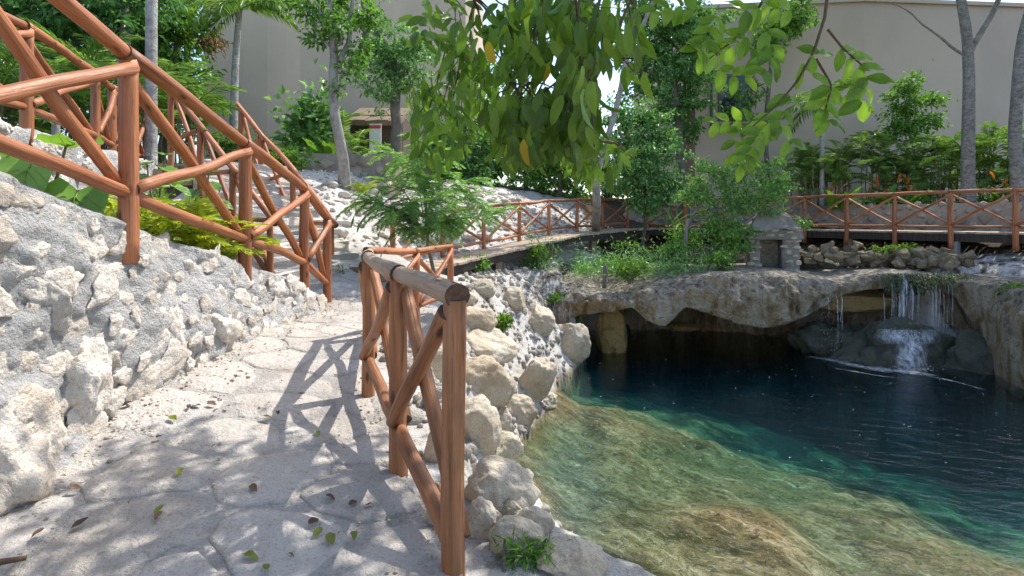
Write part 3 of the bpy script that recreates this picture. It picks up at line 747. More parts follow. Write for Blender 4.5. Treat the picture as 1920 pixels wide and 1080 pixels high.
bmesh.ops.rotate(bm, verts=bm.verts, cent=(0, 0, 0), matrix=Matrix.Rotation(math.pi / 4, 3, 'Z'))
bmesh.ops.subdivide_edges(bm, edges=bm.edges, cuts=5, use_grid_fill=True)
for v in bm.verts: v.co = v.co + Vector((0, 0, 1.35)) + Vector([.02 * random.gauss(0, 1) for _ in range(3)])
me = bpy.data.meshes.new('roof'); bm.to_mesh(me); bm.free(); me.materials.append(M_shrine); link('roof', me, SHR, Msh)
RKW = [rock_mesh('stone', 300 + k, 4, M_drystone, 9, .25, .4) for k in range(8)]
RKP = [rock_mesh('stone', 330 + k, 3, M_boulder, 8, .12, .6) for k in range(6)]
for (x0, x1, yf, z0, z1) in [(-.56, -.36, -.46, .0, .85), (.24, .57, -.46, .0, .85), (-.6, .6, -.52, .9, 1.12)]:
    for (a, b, r) in poisson(16, x0, x1, z0, z1, .17, 600):
        link('stone', random.choice(RKP), SHR, Msh @ Matrix.Translation((a, yf + .02, b)) @ Matrix.Diagonal((random.uniform(.08, .12), .05, random.uniform(.045, .07), 1)))
for (a, b, r) in poisson(12, -.27, .2, .1, .8, .17, 600):
    link('stone', random.choice(RKP), SHR, Msh @ Matrix.Translation((a, .28, b)) @ Matrix.Diagonal((.08, .05, .06, 1)))

# ------------------------------------------------------------------ cave ledge over the water
CT = np.array([  # px, distance of lip, top row, bottom row, cave depth behind lip
 (1010,12.6,560,640,.3),(1050,12.6,545,610,.5),(1085,12.6,535,590,1.4),(1110,12.6,540,588,2.2),(1165,12.5,545,582,2.4),(1180,12.5,543,580,2.4),(1200,12.4,538,592,2.4),(1222,12.4,533,609,2.4),
 (1242,12.4,528,611,2.4),(1258,12.4,524,596,2.4),(1280,12.4,520,573,2.4),(1330,12.3,512,588,2.4),(1375,12.2,507,605,2.4),(1420,12.2,505,612,2.3),(1460,12.2,507,608,2.2),(1500,12.3,511,592,2.0),
 (1540,12.4,517,572,1.8),(1575,12.6,521,552,1.5),(1620,12.6,512,546,1.3),(1660,12.4,508,541,1.2),(1720,12.3,508,537,1.2),(1780,12.1,511,545,1.2),(1815,11.8,519,580,.9),(1840,11.5,524,640,.6),
 (1862,11.1,528,715,.3),(1890,10.7,531,730,.25),(1930,10.2,536,750,.25),(2000,9.4,545,790,.25),(2120,8.2,560,830,.25),(2400,6.6,600,900,.25)], float)
pxs = np.concatenate([np.arange(1010, 1920, 3.2), np.linspace(1921, 2400, 60)])
def cint(c): return np.interp(pxs, CT[:, 0], CT[:, c])
def sm(a, k=3):
    for _ in range(k): a = np.convolve(np.pad(a, 2, 'edge'), [.1, .2, .4, .2, .1], 'valid')
    return a
cd_ = sm(cint(1), 6); zt = EYE - (cint(2) - HOR) / F * cd_; zb = EYE - (sm(cint(3), 1) - HOR) / F * cd_; dep = sm(cint(4), 4); dep = dep * np.where((pxs > 1090) & (pxs < 1560), 1.25, 1.0); dep = sm(dep, 8)
cx = (pxs - 960) / F * cd_; zt = sm(zt, 4)
turn = sstep(1780, 1960, pxs); bx_ = np.sin(turn * 1.35); by_ = np.cos(turn * 1.35)
rows = []
for a in np.linspace(1, 0, 16):       # top, from behind to the lip
    e = a ** 1.3
    rows.append((cx + bx_ * e * 4.4, cd_ + by_ * e * 4.4, zt * (1 - sstep(0, .75, e)) + .12 * sstep(0, .75, e) - .5 * sstep(.8, 1, e) - .10 * (1 - e) ** 8, 0 * cx + .5))
for a in np.linspace(.05, 1, 22):     # face: leans out then tucks under
    bul = .34 * math.sin(min(a / .4, 1) * math.pi / 2) - .10 * max(0, a - .5) / .5
    thick = np.clip((zt - zb) / 1.2, .15, 1)
    rows.append((cx - bx_ * bul * thick, cd_ - by_ * bul * thick, zt - .10 + (zb - zt + .10) * a, 0 * cx + 1))
for a in np.linspace(.06, 1, 16):     # roof of the cave going back
    rows.append((cx + bx_ * dep * a, cd_ + by_ * dep * a, zb + .22 * math.sin(min(a * 1.6, 1.57)) * np.clip(dep, 0, 1) - np.where(a > .85, (a - .85) * 2.0, 0), 0 * cx + 1))
for a in np.linspace(.1, 1, 10):      # back wall down under the water
    rows.append((cx + bx_ * dep * (1.0 + .03 * a), cd_ + by_ * dep * (1.0 + .03 * a), zb + .22 * np.clip(dep, 0, 1) - .3 - (zb + 4.5) * a, 0 * cx + 1))
Vc = np.stack([np.stack(r[:3], -1) for r in rows], 1); amp = np.stack([r[3] for r in rows], 1)
dsp = fbm(Vc * 1.3, 4, 51) * .15 + fbm(Vc * 4.5, 4, 52) * .075 + fbm(Vc * 11, 3, 57) * .03 + fbm(Vc * np.array([7, 7, 1.2]), 2, 55) * .03
off = np.stack([-bx_[:, None] * dsp * .6 + .25 * fbm(Vc * 2, 3, 53) * .15, -by_[:, None] * dsp * .9, dsp * .45], -1) * amp[..., None]
Vc = Vc + off
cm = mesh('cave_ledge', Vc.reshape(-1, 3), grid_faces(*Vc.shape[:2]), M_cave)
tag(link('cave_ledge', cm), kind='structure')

def boulder(name, p, size, seed, mat, label, cat='boulder', rz=0, sub=5, group=None, planes=9, tilt=0):
    me = rock_mesh(name, seed, sub, mat, planes, .13 if mat is not M_darkrock else .30, .62 if mat is not M_darkrock else .5)
    M = Matrix.Translation(p) @ Matrix.Rotation(rz, 4, 'Z') @ Matrix.Rotation(tilt, 4, 'Y') @ Matrix.Diagonal((*size, 1))
    return tag(link(name, me, None, M), label, cat, group)
M_ochre = rock_mat('ochre_rock', (.34, .23, .10), (.24, .17, .06), (.05, .035, .02), 1.2, .9, .5, moss=(.13, .12, .03))
boulder('rock_pillar', (2.42, 13.0, -1.45), (.36, .4, .85), 401, M_ochre, 'ochre rock pillar standing in the small cave mouth', 'rock')
boulder('waterfall_rock', (8.75, 12.0, -1.80), (1.25, .75, .82), 402, M_darkrock, 'rounded dark mossy rock under the waterfall', 'rock', -.2)
boulder('waterfall_rock', (10.0, 11.3, -1.85), (.85, .6, .75), 404, M_darkrock, 'dark wet rock sloping into the pool right of the waterfall', 'rock', -.5)
boulder('waterfall_rock', (7.6, 12.9, -1.75), (.8, .6, .75), 405, M_darkrock, 'dark rock in the shaded hollow left of the waterfall', 'rock')
boulder('rock_shelf', (8.35, 13.0, -.55), (1.25, .5, .34), 406, M_ochre, 'layered ochre rock behind the falling water', 'rock', .05)
boulder('cave_stone', (4.55, 14.2, -1.45), (.4, .25, .12), 407, M_ochre, 'small pale rock in the dark back of the cave', 'rock')

def wob(P, amp, seed):
    P = np.asarray(P, float); t = np.linspace(0, 1, len(P)); o = np.stack([fbm(np.stack([t * 3, 0 * t + k, 0 * t + seed], -1), 3, seed + k) for k in range(3)], 1)
    return P + o * amp * np.sin(t * math.pi)[:, None]
def curve(pts, n):
    pts = np.array([list(p) for p in pts], float); s = np.concatenate([[0], np.cumsum(np.linalg.norm(np.diff(pts, axis=0), axis=1))]); s /= s[-1]
    t = np.linspace(0, 1, n); return np.stack([np.interp(t, s, pts[:, k]) for k in range(3)], 1)
def smooth_path(P, k=2):
    P = P.copy()
    for _ in range(k): P[1:-1] = (P[:-2] + 2 * P[1:-1] + P[2:]) / 4
    return P
# ------------------------------------------------------------------ waterfall
WF = empty('waterfall', (9.2, 12.2, -1.7), 'thin waterfall dripping in strands from the mossy ledge', 'waterfall')
wrg = random.Random(5)
def strand(px, top, bot, d, r, n=14):
    p0 = at(px, top, d); p1 = at(px + wrg.uniform(-3, 3), bot, d - .12)
    t = np.linspace(0, 1, n)[:, None]; P = np.array(p0)[None] * (1 - t) + np.array(p1)[None] * t
    P[:, 1] -= .12 * (np.sqrt(t[:, 0]) - t[:, 0])
    MB().tube(P, r * (1.15 - .5 * t[:, 0]) * np.array([wrg.uniform(.6, 1.3) for _ in range(n)]), 5).build('strand', M_fall, WF)
strand(1693, 512, 642, 12.0, .020); strand(1691, 540, 636, 12.0, .014); strand(1697, 520, 575, 12.0, .016); strand(1672, 530, 630, 12.0, .008); strand(1708, 532, 620, 12.0, .009)
for k in range(34):
    px = wrg.choice([wrg.uniform(1668, 1790), wrg.gauss(1700, 18), wrg.gauss(1760, 14)])
    strand(px, wrg.uniform(525, 552), wrg.uniform(590, 642), 12.0, wrg.uniform(.0025, .006))
for k in range(4): strand(wrg.uniform(1545, 1578), wrg.uniform(545, 560), wrg.uniform(590, 655), 12.2, wrg.uniform(.005, .010))
# droplets: tiny faceted drops nobody could count
m = MB(); OCT = np.array([(1,0,0),(-1,0,0),(0,1,0),(0,-1,0),(0,0,1.6),(0,0,-1.6)], float); OF = [(0,2,4),(2,1,4),(1,3,4),(3,0,4),(2,0,5),(1,2,5),(3,1,5),(0,3,5)]
for k in range(420):
    px = wrg.choice([wrg.uniform(1665, 1795), wrg.gauss(1700, 22), wrg.uniform(1670, 1790), wrg.uniform(1540, 1580)]); py = wrg.uniform(545, 640) if px > 1600 else wrg.uniform(565, 660)
    p = at(px, py, wrg.uniform(11.75, 12.2)); m.add(OCT * wrg.uniform(.003, .008) + np.array(p), OF)
M_drop = simple('water_drop', (.72, .78, .84), 0.2)
tag(m.build('droplets', M_drop, WF), kind='stuff')
# foam on the pool: a thin ragged ribbon where the fall meets the water
def ribbon(name, pts, wd, z, seed, n=60):
    P = smooth_path(curve(pts, n), 3); T_ = np.gradient(P, axis=0); T_ /= np.linalg.norm(T_, axis=1)[:, None]; N_2 = np.stack([-T_[:, 1], T_[:, 0], 0 * T_[:, 0]], 1)
    w_ = wd * (.45 + .55 * np.abs(fbm(np.stack([np.linspace(0, 9, n), np.zeros(n), np.zeros(n)], -1), 3, seed))) * np.sin(np.linspace(.12, 3.02, n)) ** .5
    V = np.stack([P + N_2 * w_[:, None] * u for u in np.linspace(-1, 1, 7)], 1); V[..., 2] = z + .012 * fbm(V * 5, 2, seed) * (1 - np.linspace(-1, 1, 7)[None] ** 2)
    tag(link(name, set_fade(mesh(name, V.reshape(-1, 3), grid_faces(n, 7), M_foam), np.clip((np.sin(np.linspace(0, math.pi, n)) ** .6)[:, None] * (1 - np.abs(np.linspace(-1, 1, 7))[None] ** 1.6) * 1.15, 0, 1)), WF), kind='stuff')
def wpt(px, py): d = (EYE - ZW) * F / (py - HOR); return ((px - 960) / F * d, d, ZW)
ribbon('foam', [wpt(1508, 668), wpt(1560, 676), wpt(1620, 690), wpt(1690, 697), wpt(1740, 700)], .34, ZW + .012, 3)
ribbon('foam', [wpt(1660, 694), wpt(1715, 701), wpt(1760, 706)], .22, ZW + .016, 4)
ribbon('foam', [wpt(1730, 704), wpt(1790, 716), wpt(1850, 733)], .07, ZW + .012, 5)
ribbon('foam', [wpt(1560, 690), wpt(1640, 704), wpt(1700, 712)], .06, ZW + .010, 6)
# film of white water running over the rock under the fall
from mathutils.bvhtree import BVHTree
def drape(name, ob, pxr, pyr, seed):
    Mw = WORLD[ob.name]; bv = BVHTree.FromPolygons([Mw @ v.co for v in ob.data.vertices], [tuple(f.vertices) for f in ob.data.polygons])
    nx, ny = 26, 18; V = []; ok = []
    for px in np.linspace(*pxr, nx):
        for py in np.linspace(*pyr, ny):
            d = at(px, py, 1) - Vector((0, 0, EYE)); h_ = bv.ray_cast(Vector((0, 0, EYE)), d.normalized())
            if h_[0] is None: V.append((0, 0, -9)); ok.append(False)
            else: V.append(tuple(h_[0] + h_[1] * .02)); ok.append(True)
    Fc = [q for q in grid_faces(nx, ny).tolist() if all(ok[k] for k in q)]
    fd = np.outer(np.sin(np.linspace(0, math.pi, nx)) ** .9, np.sin(np.linspace(.25, math.pi, ny)) ** .7)
    if Fc: tag(link(name, set_fade(mesh(name, V, Fc, M_film), fd), WF), kind='stuff')
M_film = fall_mat('white_water_film', 0.8, 11, True)
fr_ = [o for o in COL.objects if o.name == 'waterfall_rock'][0]
drape('water_film', fr_, (1676, 1742), (626, 702), 1); drape('water_film', fr_, (1640, 1765), (618, 646), 2)
m = MB()
for k in range(420):
    if wrg.random() < .6: px = 1692 + wrg.gauss(0, 20); p = at(px, 636 - abs(wrg.gauss(0, 9)), 11.15)
    else: px = wrg.gauss(1715, 22); p = at(px, 696 - abs(wrg.gauss(0, 7)), 11.05)
    m.add(OCT * wrg.uniform(.003, .009) + np.array(p), OF)
tag(m.build('splash', M_drop, WF), kind='stuff')
m = MB()
for k in range(110):  # pale flecks modelled for foam and for sparkle on the water
    px = wrg.uniform(1100, 1900); py = wrg.triangular(660, 900, 700); d = 3170 / (py - HOR); p = at(px, py, d)
    if pool_sd(np.array([p.x]), np.array([p.y]))[0] > -.1: continue
    m.add(OCT * np.array([1.5, 1.0, .3]) * wrg.uniform(.004, .012) + np.array((p.x, p.y, ZW + .005)), OF)
tag(m.build('foam_sparkle_specks', M_drop), 'tiny pale specks for foam and modelled sparkle on the pool', 'specks', kind='stuff')
# moss curtain on the ledge
def leaves_np(P, D, N, L, W, fold=.25):
    P = np.asarray(P); n = len(P)
    D = D / (np.linalg.norm(D, axis=1)[:, None] + 1e-9)
    S = np.cross(N, D); S /= np.linalg.norm(S, axis=1)[:, None] + 1e-9
    U_ = np.cross(D, S)
    L = np.broadcast_to(L, (n,))[:, None]; W = np.broadcast_to(W, (n,))[:, None]
    m1 = P + D * L * .42 + U_ * W * fold
    V = np.stack([P, m1 + S * W * .5, P + D * L - U_ * L * .12, m1 - S * W * .5], 1).reshape(-1, 3)
    i = np.arange(n)[:, None] * 4
    Fc = np.concatenate([i + np.array([[0, 1, 2]]), i + np.array([[0, 2, 3]])], 1).reshape(-1, 3)
    return V, Fc
def rdir(n, g, down=0.0):
    D = g.normal(size=(n, 3)); D[:, 2] -= down; return D / np.linalg.norm(D, axis=1)[:, None]
g = np.random.default_rng(77); n = 2600
px = g.uniform(1655, 1815, n); py = 512 + g.uniform(0, 1, n) * (26 + 10 * np.sin(px * .11)) ; P = np.stack([(px - 960) / F * 12.05, np.full(n, 12.05) + g.normal(0, .08, n), EYE - (py - HOR) / F * 12.05], 1)
V, Fc = leaves_np(P, rdir(n, g, 2.2) + np.array([0, -.5, 0]), rdir(n, g), g.uniform(.03, .10, n), g.uniform(.012, .03, n))
tag(link('moss_curtain', mesh('moss_curtain', V, Fc, M_moss, False)), 'shaggy wet moss hanging over the waterfall ledge', 'moss', kind='stuff')

# ------------------------------------------------------------------ boulders along the bank
BL = [ # px,py,half width px, half height px, seed, mossy, label
 (1072,1062,62,34,11,0,'pale tan boulder with a rough broad top at the water edge'),
 (968,1022,56,40,12,0,'angular bright white boulder beside the pool'),
 (1000,982,34,30,13,0,'narrow white boulder wedged behind the angular bright white one'),
 (902,985,34,40,14,0,'tan boulder beside the cut end post of the railing'),
 (938,925,66,52,15,0,'large rounded grey white boulder overhanging the shallow water'),
 (962,955,36,28,16,1,'dark mossy underside rock at the shallow water line'),
 (880,800,56,60,17,0,'long whitish boulder sloping down behind the railing post'),
 (930,842,44,30,18,1,'yellow moss covered boulder at the water line'),
 (940,792,24,28,19,0,'small upright white rock above the yellow mossy boulder'),
 (975,772,32,30,20,0,'pinkish rounded boulder with a mossy foot'),
 (1000,712,30,60,21,0,'elongated tan boulder leaning down into the water'),
 (908,718,54,52,22,0,'big tan grey boulder under the flat capped one'),
 (905,652,60,32,23,0,'flat capped pale boulder on top of the bank'),
 (885,600,40,30,24,0,'grey boulder high on the bank behind the post'),
 (1028,752,20,16,25,1,'small mossy rock at the tip of the leaning boulder'),
 (952,735,14,10,26,0,'small pale stone between the tan boulders'),
 (870,560,22,16,27,0,'small round stone below the railing corner'),
 (815,600,24,18,28,0,'pale stone at the foot of the orange corner railing'),
 (905,540,24,18,29,0,'rounded stone under the boardwalk end'),
 (960,560,28,24,30,0,'jagged grey white rock on the bank slope'),
 (1070,640,36,40,31,0,'sunlit grey rock at the left edge of the cave'),
 (1010,600,30,26,32,0,'broken grey rock on the rubble slope'),
 (820,690,40,50,33,0,'pale bank rock seen between the railing braces'),
 (820,830,30,60,34,0,'white rock ledge beneath the low rail'),
 (830,960,30,60,35,0,'white stone edging beneath the front post'),
 (728,352,22,24,36,0,'round grey boulder at the end of the low garden wall')]
for (px, py, hw, hh, seed, mossy, lab) in BL:
    p = hit(px, py + hh * .55)
    if p is None: continue
    d = p.y; a = hw * d / F; b = hh * d / F
    c = Vector((p.x, p.y + a * .45, p.z + b * .35))
    boulder('boulder', c, (a * 1.08, a * .95, b * 1.12), 500 + seed, M_boulder_moss if mossy else M_boulder, lab, 'boulder', random.uniform(-.3, .3), 5, tilt=(.5 if seed == 21 else 0))
# rubble on the bank, too fine to count
def rubble(name, region, n, rlo, rhi, mat, label, seed, acc):
    g = random.Random(seed); m = MB(); bases = []
    for k in range(6):
        me = rock_mesh('tmp', 900 + k, 2, mat, 7, .2, .5); bases.append((np.array([v.co[:] for v in me.vertices]), [tuple(f.vertices) for f in me.polygons])); bpy.data.meshes.remove(me)
    X = np.array([g.uniform(region[0], region[1]) for _ in range(n)]); Y = np.array([g.uniform(region[2], region[3]) for _ in range(n)])
    Z = Hraw(X, Y); S = pool_sd(X, Y)
    for x, y, z, s in zip(X, Y, Z, S):
        if not acc(x, y, z, s): continue
        V, Fc = g.choice(bases); r = g.uniform(rlo, rhi) * g.uniform(.5, 1)
        R_ = np.array(Quaternion((g.gauss(0, 1), g.gauss(0, 1), g.gauss(0, 1), g.gauss(0, 1))).normalized().to_matrix())
        m.add((V * np.array([1, .8, .6]) @ R_.T) * r + np.array((x, y, z + r * .2)), Fc)
    return tag(m.build(name, mat), label, 'rubble', kind='stuff')
M_bankrock = rock_mat('bank_rubble_grey', (.42, .385, .335), (.29, .25, .20), (.09, .08, .065), 1.4, .8, .5)
rubble('bank_rubble', (-1.4, 3.4, 3, 13), 3600, .02, .11, M_bankrock, 'loose pale rubble covering the bank above the pool', 3, lambda x, y, z, s: .02 < s < 2.4 and x > ev(RIGHT, y) + .06)
rubble('slope_rubble', (-5, 5, 8.4, 20), 3600, .03, .10, M_lime, 'fine white rubble scattered over the hillside slope', 4, lambda x, y, z, s: s > 1.5 and (x < -1.9 + (y - 10.4) * .62 - .1))
# paving stones set in the white slope
sp = poisson(300, -4.2, 2.2, 8.6, 18.5, lambda: random.choice([.5, .4, .32, .26]), 9000, lambda x, y: x < -2.6 + (y - 10.2) * .62 - .1 and x > -4.0 - (y - 8.6) * .25)
RKS = [rock_mesh('slope_stone', 700 + k, 3, M_lime, 9, .14, .6) for k in range(8)]
for (x, y, r) in sp:
    link('slope_stone', random.choice(RKS), GROUND, Matrix.Translation((x, y, H(x, y))) @ Matrix.Rotation(-.3, 4, 'X') @ Matrix.Rotation(random.uniform(0, 6.28), 4, 'Z') @ Matrix.Diagonal((r * .52, r * .42, r * .2, 1)))

# ------------------------------------------------------------------ garden walls and dry stone
def stone_wall(name, label, line, h, n, rs, mats, thick=.35, core=M_mortar):
    a0 = Vector(line[0]); root = empty(name, a0, label, 'wall')
    m = MB()
    for a, b in zip(line, line[1:]):
        a = Vector(a); b = Vector(b); t = (b - a); L = t.length; t.normalize()
        m.box(((a + b) / 2) + Vector((0, 0, h / 2 - .15)), (L, thick, h + .3 - .04), math.atan2(t.y, t.x))
    m.build('core', core, root, False)
    LT = poly_len(line)
    for (s, z, r) in poisson(n, 0, LT, .04, h - .02, rs, 5000):
        p, t = lerp_poly(line, s); nn = Vector((t.y, -t.x, 0)).normalized()
        if nn.y > 0: nn = -nn
        M = Matrix.Translation(p + nn * (thick / 2 - .0) + Vector((0, 0, z))) @ Matrix.Rotation(math.atan2(t.y, t.x), 4, 'Z') @ Matrix.Diagonal((r * .55, .07, r * .42, 1)) @ Matrix.Rotation(random.uniform(0, 6.28), 4, 'Y')
        link('stone', random.choice(mats), root, M)
    return root
RKG = [rock_mesh('stone', 800 + k, 3, M_wallstone, 9, .12, .6) for k in range(8)]
stone_wall('garden_wall', 'low grey stone garden wall running behind the level boardwalk', [(4.5,21.2,.9),(9.9,20.0,.9),(13.0,15.6,.9),(16.5,10.5,.9)], 1.0, 280, lambda: random.choice([.36, .30, .24, .2]), RKG, .35, M_wallstone)
stone_wall('planter_wall', 'dark rough stone planter wall below the big leafed plants', [(-5.6,13.6,2.2),(-3.9,13.9,2.3),(-2.9,13.6,2.2)], .85, 60, lambda: random.choice([.5, .36, .26]), RKG, .4, M_wallstone)
DS = empty('dry_stone_edge', (9, 13.3, .1), 'row of loose tan stones stacked under the level boardwalk', 'stones')
for k in range(70):
    u = random.random(); px = 1485 + 330 * u; py = 498 - abs(random.gauss(0, 16)) - (8 if px < 1620 else 0); d = 14.0 - 1.4 * u + random.uniform(-.1, .3)
    r = random.uniform(.10, .24); p = at(px, py, d)
    link('stone', random.choice(RKW), DS, Matrix.Translation(p) @ Matrix.Rotation(random.uniform(-.3, .3), 4, 'Y') @ Matrix.Diagonal((r * 1.2, r * .8, r * .6, 1)) @ rot_rand())
boulder('rock_bank', (9.4, 14.2, -.15), (2.5, .9, .55), 409, M_darkrock, 'dark earthy rock bank below the level boardwalk', 'rock', -.55)

# ------------------------------------------------------------------ buildings
def prism(pts, z0, z1):
    n = len(pts); V = [(x, y, z0) for x, y in pts] + [(x, y, z1) for x, y in pts]
    return V, [list(range(n))[::-1], list(range(n, 2 * n))] + [[k, (k + 1) % n, (k + 1) % n + n, k + n] for k in range(n)]
BLD = empty('beige_building', (-7, 19, 2.5), 'tall windowless beige building with a curved corner behind the palm', 'building')
arc = [(-11.0, 19.0), (-9.0, 19.6), (-8.45, 19.95), (-8.1, 20.4), (-3.0, 21.3), (-1.9, 21.8), (-1.6, 22.6), (-1.6, 30), (-11.0, 30)]
V, Fc = prism(arc, 1.5, 12.5); link('wall', mesh('wall', V, Fc, M_plasterL, False), BLD)
V, Fc = prism([(x * 1.012, y - .06) for x, y in arc], 12.5, 12.8); link('parapet', mesh('parapet', V, Fc, M_plasterL, False), BLD)
BRD = empty('grey_building', (13, 21.5, 1.8), 'long grey beige building with a flat roofline behind the garden', 'building')
V, Fc = prism([(7.3, 22.0), (14, 21.2), (26, 22.2), (26, 32), (7.3, 32)], 1.2, 10.05); link('wall', mesh('wall', V, Fc, M_plasterR, False), BRD)
V, Fc = prism([(7.2, 21.9), (14, 21.08), (26.1, 22.08), (26.1, 32.1), (7.2, 32.1)], 10.05, 10.2); link('roof_edge', mesh('roof_edge', V, Fc, M_plasterR, False), BRD)
m = MB(); m.box((9.05, 21.72, 6.35), (1.25, .16, 1.95), -.118); wf = m.build('window', M_frame, BRD, False)
m = MB(); m.box((9.05, 21.63, 6.35), (1.1, .03, 1.8), -.118); m.build('pane', M_glass, wf, False)
m = MB(); m.box((9.0, 21.6, 5.32), (1.4, .24, .08), -.118); m.build('sill', M_plasterR, wf, False)
MB().tube([(8.15, 21.78, 4.9), (8.15, 21.78, 8.6)], .05, 8).build('drain_pipe', M_pipe, BRD)
MB().box((6.9, 20.9, 4.0), (.45, .3, 4.6)).build('column', simple('brown_render', (.22, .14, .10), .85), BRD, False)
HUT = empty('thatched_hut', (-4.3, 17.5, 2.8), 'low hut with a straw thatched eave below the trees', 'hut')
MB().box((-4.4, 18.0, 3.8), (1.7, 1.4, 2.0)).build('wall', simple('dark_boards', (.10, .075, .055), .85), HUT, False)
for k in range(5):
    x0 = -5.3 + k * .36
    V = np.array([(x0, 16.7, 4.5 + .04 * (k % 2)), (x0 + .34, 16.7, 4.53), (x0 + .34, 18.6, 5.3), (x0, 18.6, 5.3), (x0, 16.75, 4.36), (x0 + .34, 16.75, 4.36), (x0 + .34, 18.6, 5.15), (x0, 18.6, 5.15)])
    link('thatch_bundle', mesh('thatch_bundle', V, [(0, 1, 2, 3), (7, 6, 5, 4), (0, 4, 5, 1), (1, 5, 6, 2), (2, 6, 7, 3), (3, 7, 4, 0)], M_thatch, False), HUT)
SG = empty('notice_board', (-4.1, 16.4, 2.9), 'white notice board with a red band under the thatched eave', 'sign')
MB().box((-4.2, 16.4, 3.95), (.36, .05, .8)).build('board', M_sign, SG, False)
MB().box((-4.2, 16.365, 4.25), (.36, .012, .1)).build('band', M_signr, SG, False)
for xo in (-.32, .32): MB().box((-4.2 + xo * .45, 16.44, 3.4), (.05, .05, 1.4)).build('leg', M_frame, SG, False)

# ------------------------------------------------------------------ vegetation builders
def tree(name, label, path, r0, r1, clumps, nleaf, L, W, mat, bark=M_bark, seed=1, group=None, branches=True, down=.35, extra=()):
    """trunk, limbs to each clump, crown of single leaves gathered in clusters"""
    g = np.random.default_rng(seed); root = empty(name, path[0], label, 'tree', group)
    P = wob(smooth_path(curve(path, 16), 3), .10, seed); r = np.linspace(r0, r1, 16); r[0] *= 1.25
    m = MB(); m.tube(P, r, 10)
    m.build('trunk', bark, root)
    m = MB(); any_b = False
    for (pth, ra, rb_) in extra:
        m.tube(wob(smooth_path(curve(pth, 14), 2), .08, seed + 5), np.linspace(ra, rb_, 14), 7); any_b = True
    if branches:
        for c, rad in clumps:
            c = np.array(c, float); dd = np.linalg.norm(P - c, axis=1) + np.maximum(0, P[:, 2] - c[2]) * 3; k = int(np.argmin(dd)); k = max(k, 6)
            m.tube(wob(curve([P[k], (P[k] * .5 + c * .5) + np.array([0, 0, -.1]), c], 8), .12, seed + k), np.linspace(r[k] * .5, .012, 8), 5); any_b = True
    if any_b: m.build('limbs', bark, root)
    tot = sum(rad ** 2 for c, rad in clumps); Pl = []; Cl = []
    for c, rad in clumps:
        n = int(.85 * nleaf * rad ** 2 / tot); c = np.array(c, float)
        nk = max(5, int(n / 38)); sub = c + g.normal(size=(nk, 3)) * rad * np.array([.46, .46, .36])
        Pl.append(sub[g.integers(0, nk, n)] + g.normal(size=(n, 3)) * (.02 + L * .95) * np.array([1, 1, .6])); Cl.append(np.repeat(c[None], n, 0))
    Pl = np.concatenate(Pl); Cl = np.concatenate(Cl)
    D = (Pl - Cl); D /= np.linalg.norm(D, axis=1)[:, None] + 1e-6; D = D * .7 + g.normal(size=D.shape) * .6; D[:, 2] -= down
    N = g.normal(size=D.shape) * .7; N[:, 2] += 1
    V, Fc = leaves_np(Pl, D, N, 1.35 * L * g.uniform(.65, 1.25, len(Pl)), 1.45 * W * g.uniform(.7, 1.2, len(Pl)))
    link('crown', mesh('crown', V, Fc, mat, False), root)
    return root
def frond_mesh(name, L, leaflet, n, droop, mat, width=.02, vang=.9, seed=0, curl=.35, stalk=.18):
    """a feather frond: rachis arching along +X, leaflets both sides"""
    g = np.random.default_rng(seed); t = np.linspace(0, 1, 12)
    ang = -droop * t ** 1.5; dx = np.cos(ang); dz = np.sin(ang)
    R = np.stack([np.cumsum(dx), 0 * t, np.cumsum(dz)], 1); R = (R - R[0]) * L / 11
    m = MB(); m.tube(R, np.linspace(.012, .003, 12) * (L / 1.2 + .3), 4)
    s = np.linspace(stalk, 1, n); base = np.stack([np.interp(s, t, R[:, k]) for k in range(3)], 1); tan = np.stack([np.interp(s, t, np.gradient(R[:, k])) for k in range(3)], 1); tan /= np.linalg.norm(tan, axis=1)[:, None]
    for sd in (-1, 1):
        ln = leaflet * (np.sin(np.clip(s * .93 + .07, 0, 1) * math.pi) ** .55) * g.uniform(.85, 1.1, n) + .02
        D = tan * .62 + np.array([0, sd * vang, 0]) + np.array([0, 0, .18]) + g.normal(size=tan.shape) * .07
        D[:, 2] -= curl * g.uniform(.4, 1.4, n)
        N = np.repeat(np.array([[0, -sd * .3, 1.0]]), n, 0) + g.normal(size=tan.shape) * .15
        V, Fc = leaves_np(base, D, N, ln, width * g.uniform(.8, 1.2, n), .1)
        m.add(V, Fc.tolist())
    return mesh(name, np.concatenate(m.v), m.f, mat, False)
def place_frond(me, name, parent, p, az, el, sc=1.0, roll=0):
    M = Matrix.Translation(p) @ Matrix.Rotation(az, 4, 'Z') @ Matrix.Rotation(-el, 4, 'Y') @ Matrix.Rotation(roll, 4, 'X') @ Matrix.Diagonal((sc, sc, sc, 1))
    return link(name, me, parent, M)
ARECA = [frond_mesh('frond', 1.25, .34, 26, 1.35, M_lf_palm, .030, .8, k, .35, .25) for k in range(4)]
ARECAY = [frond_mesh('frond', .85, .24, 26, 1.2, M_lf_yel, .022, .9, 10 + k, .2, .1) for k in range(3)]
PALMF = [frond_mesh('frond', 1.9, .50, 44, 1.3, M_lf_palm, .035, .75, 20 + k, .75, .12) for k in range(3)]
FERN = [frond_mesh('frond', .55, .11, 22, 1.0, M_lf_bright, .022, .95, 30 + k, .1, .08) for k in range(3)]
FEATH = [frond_mesh('frond', .55, .13, 20, .9, M_lf_feather, .022, .9, 40 + k, .15, .05) for k in range(3)]
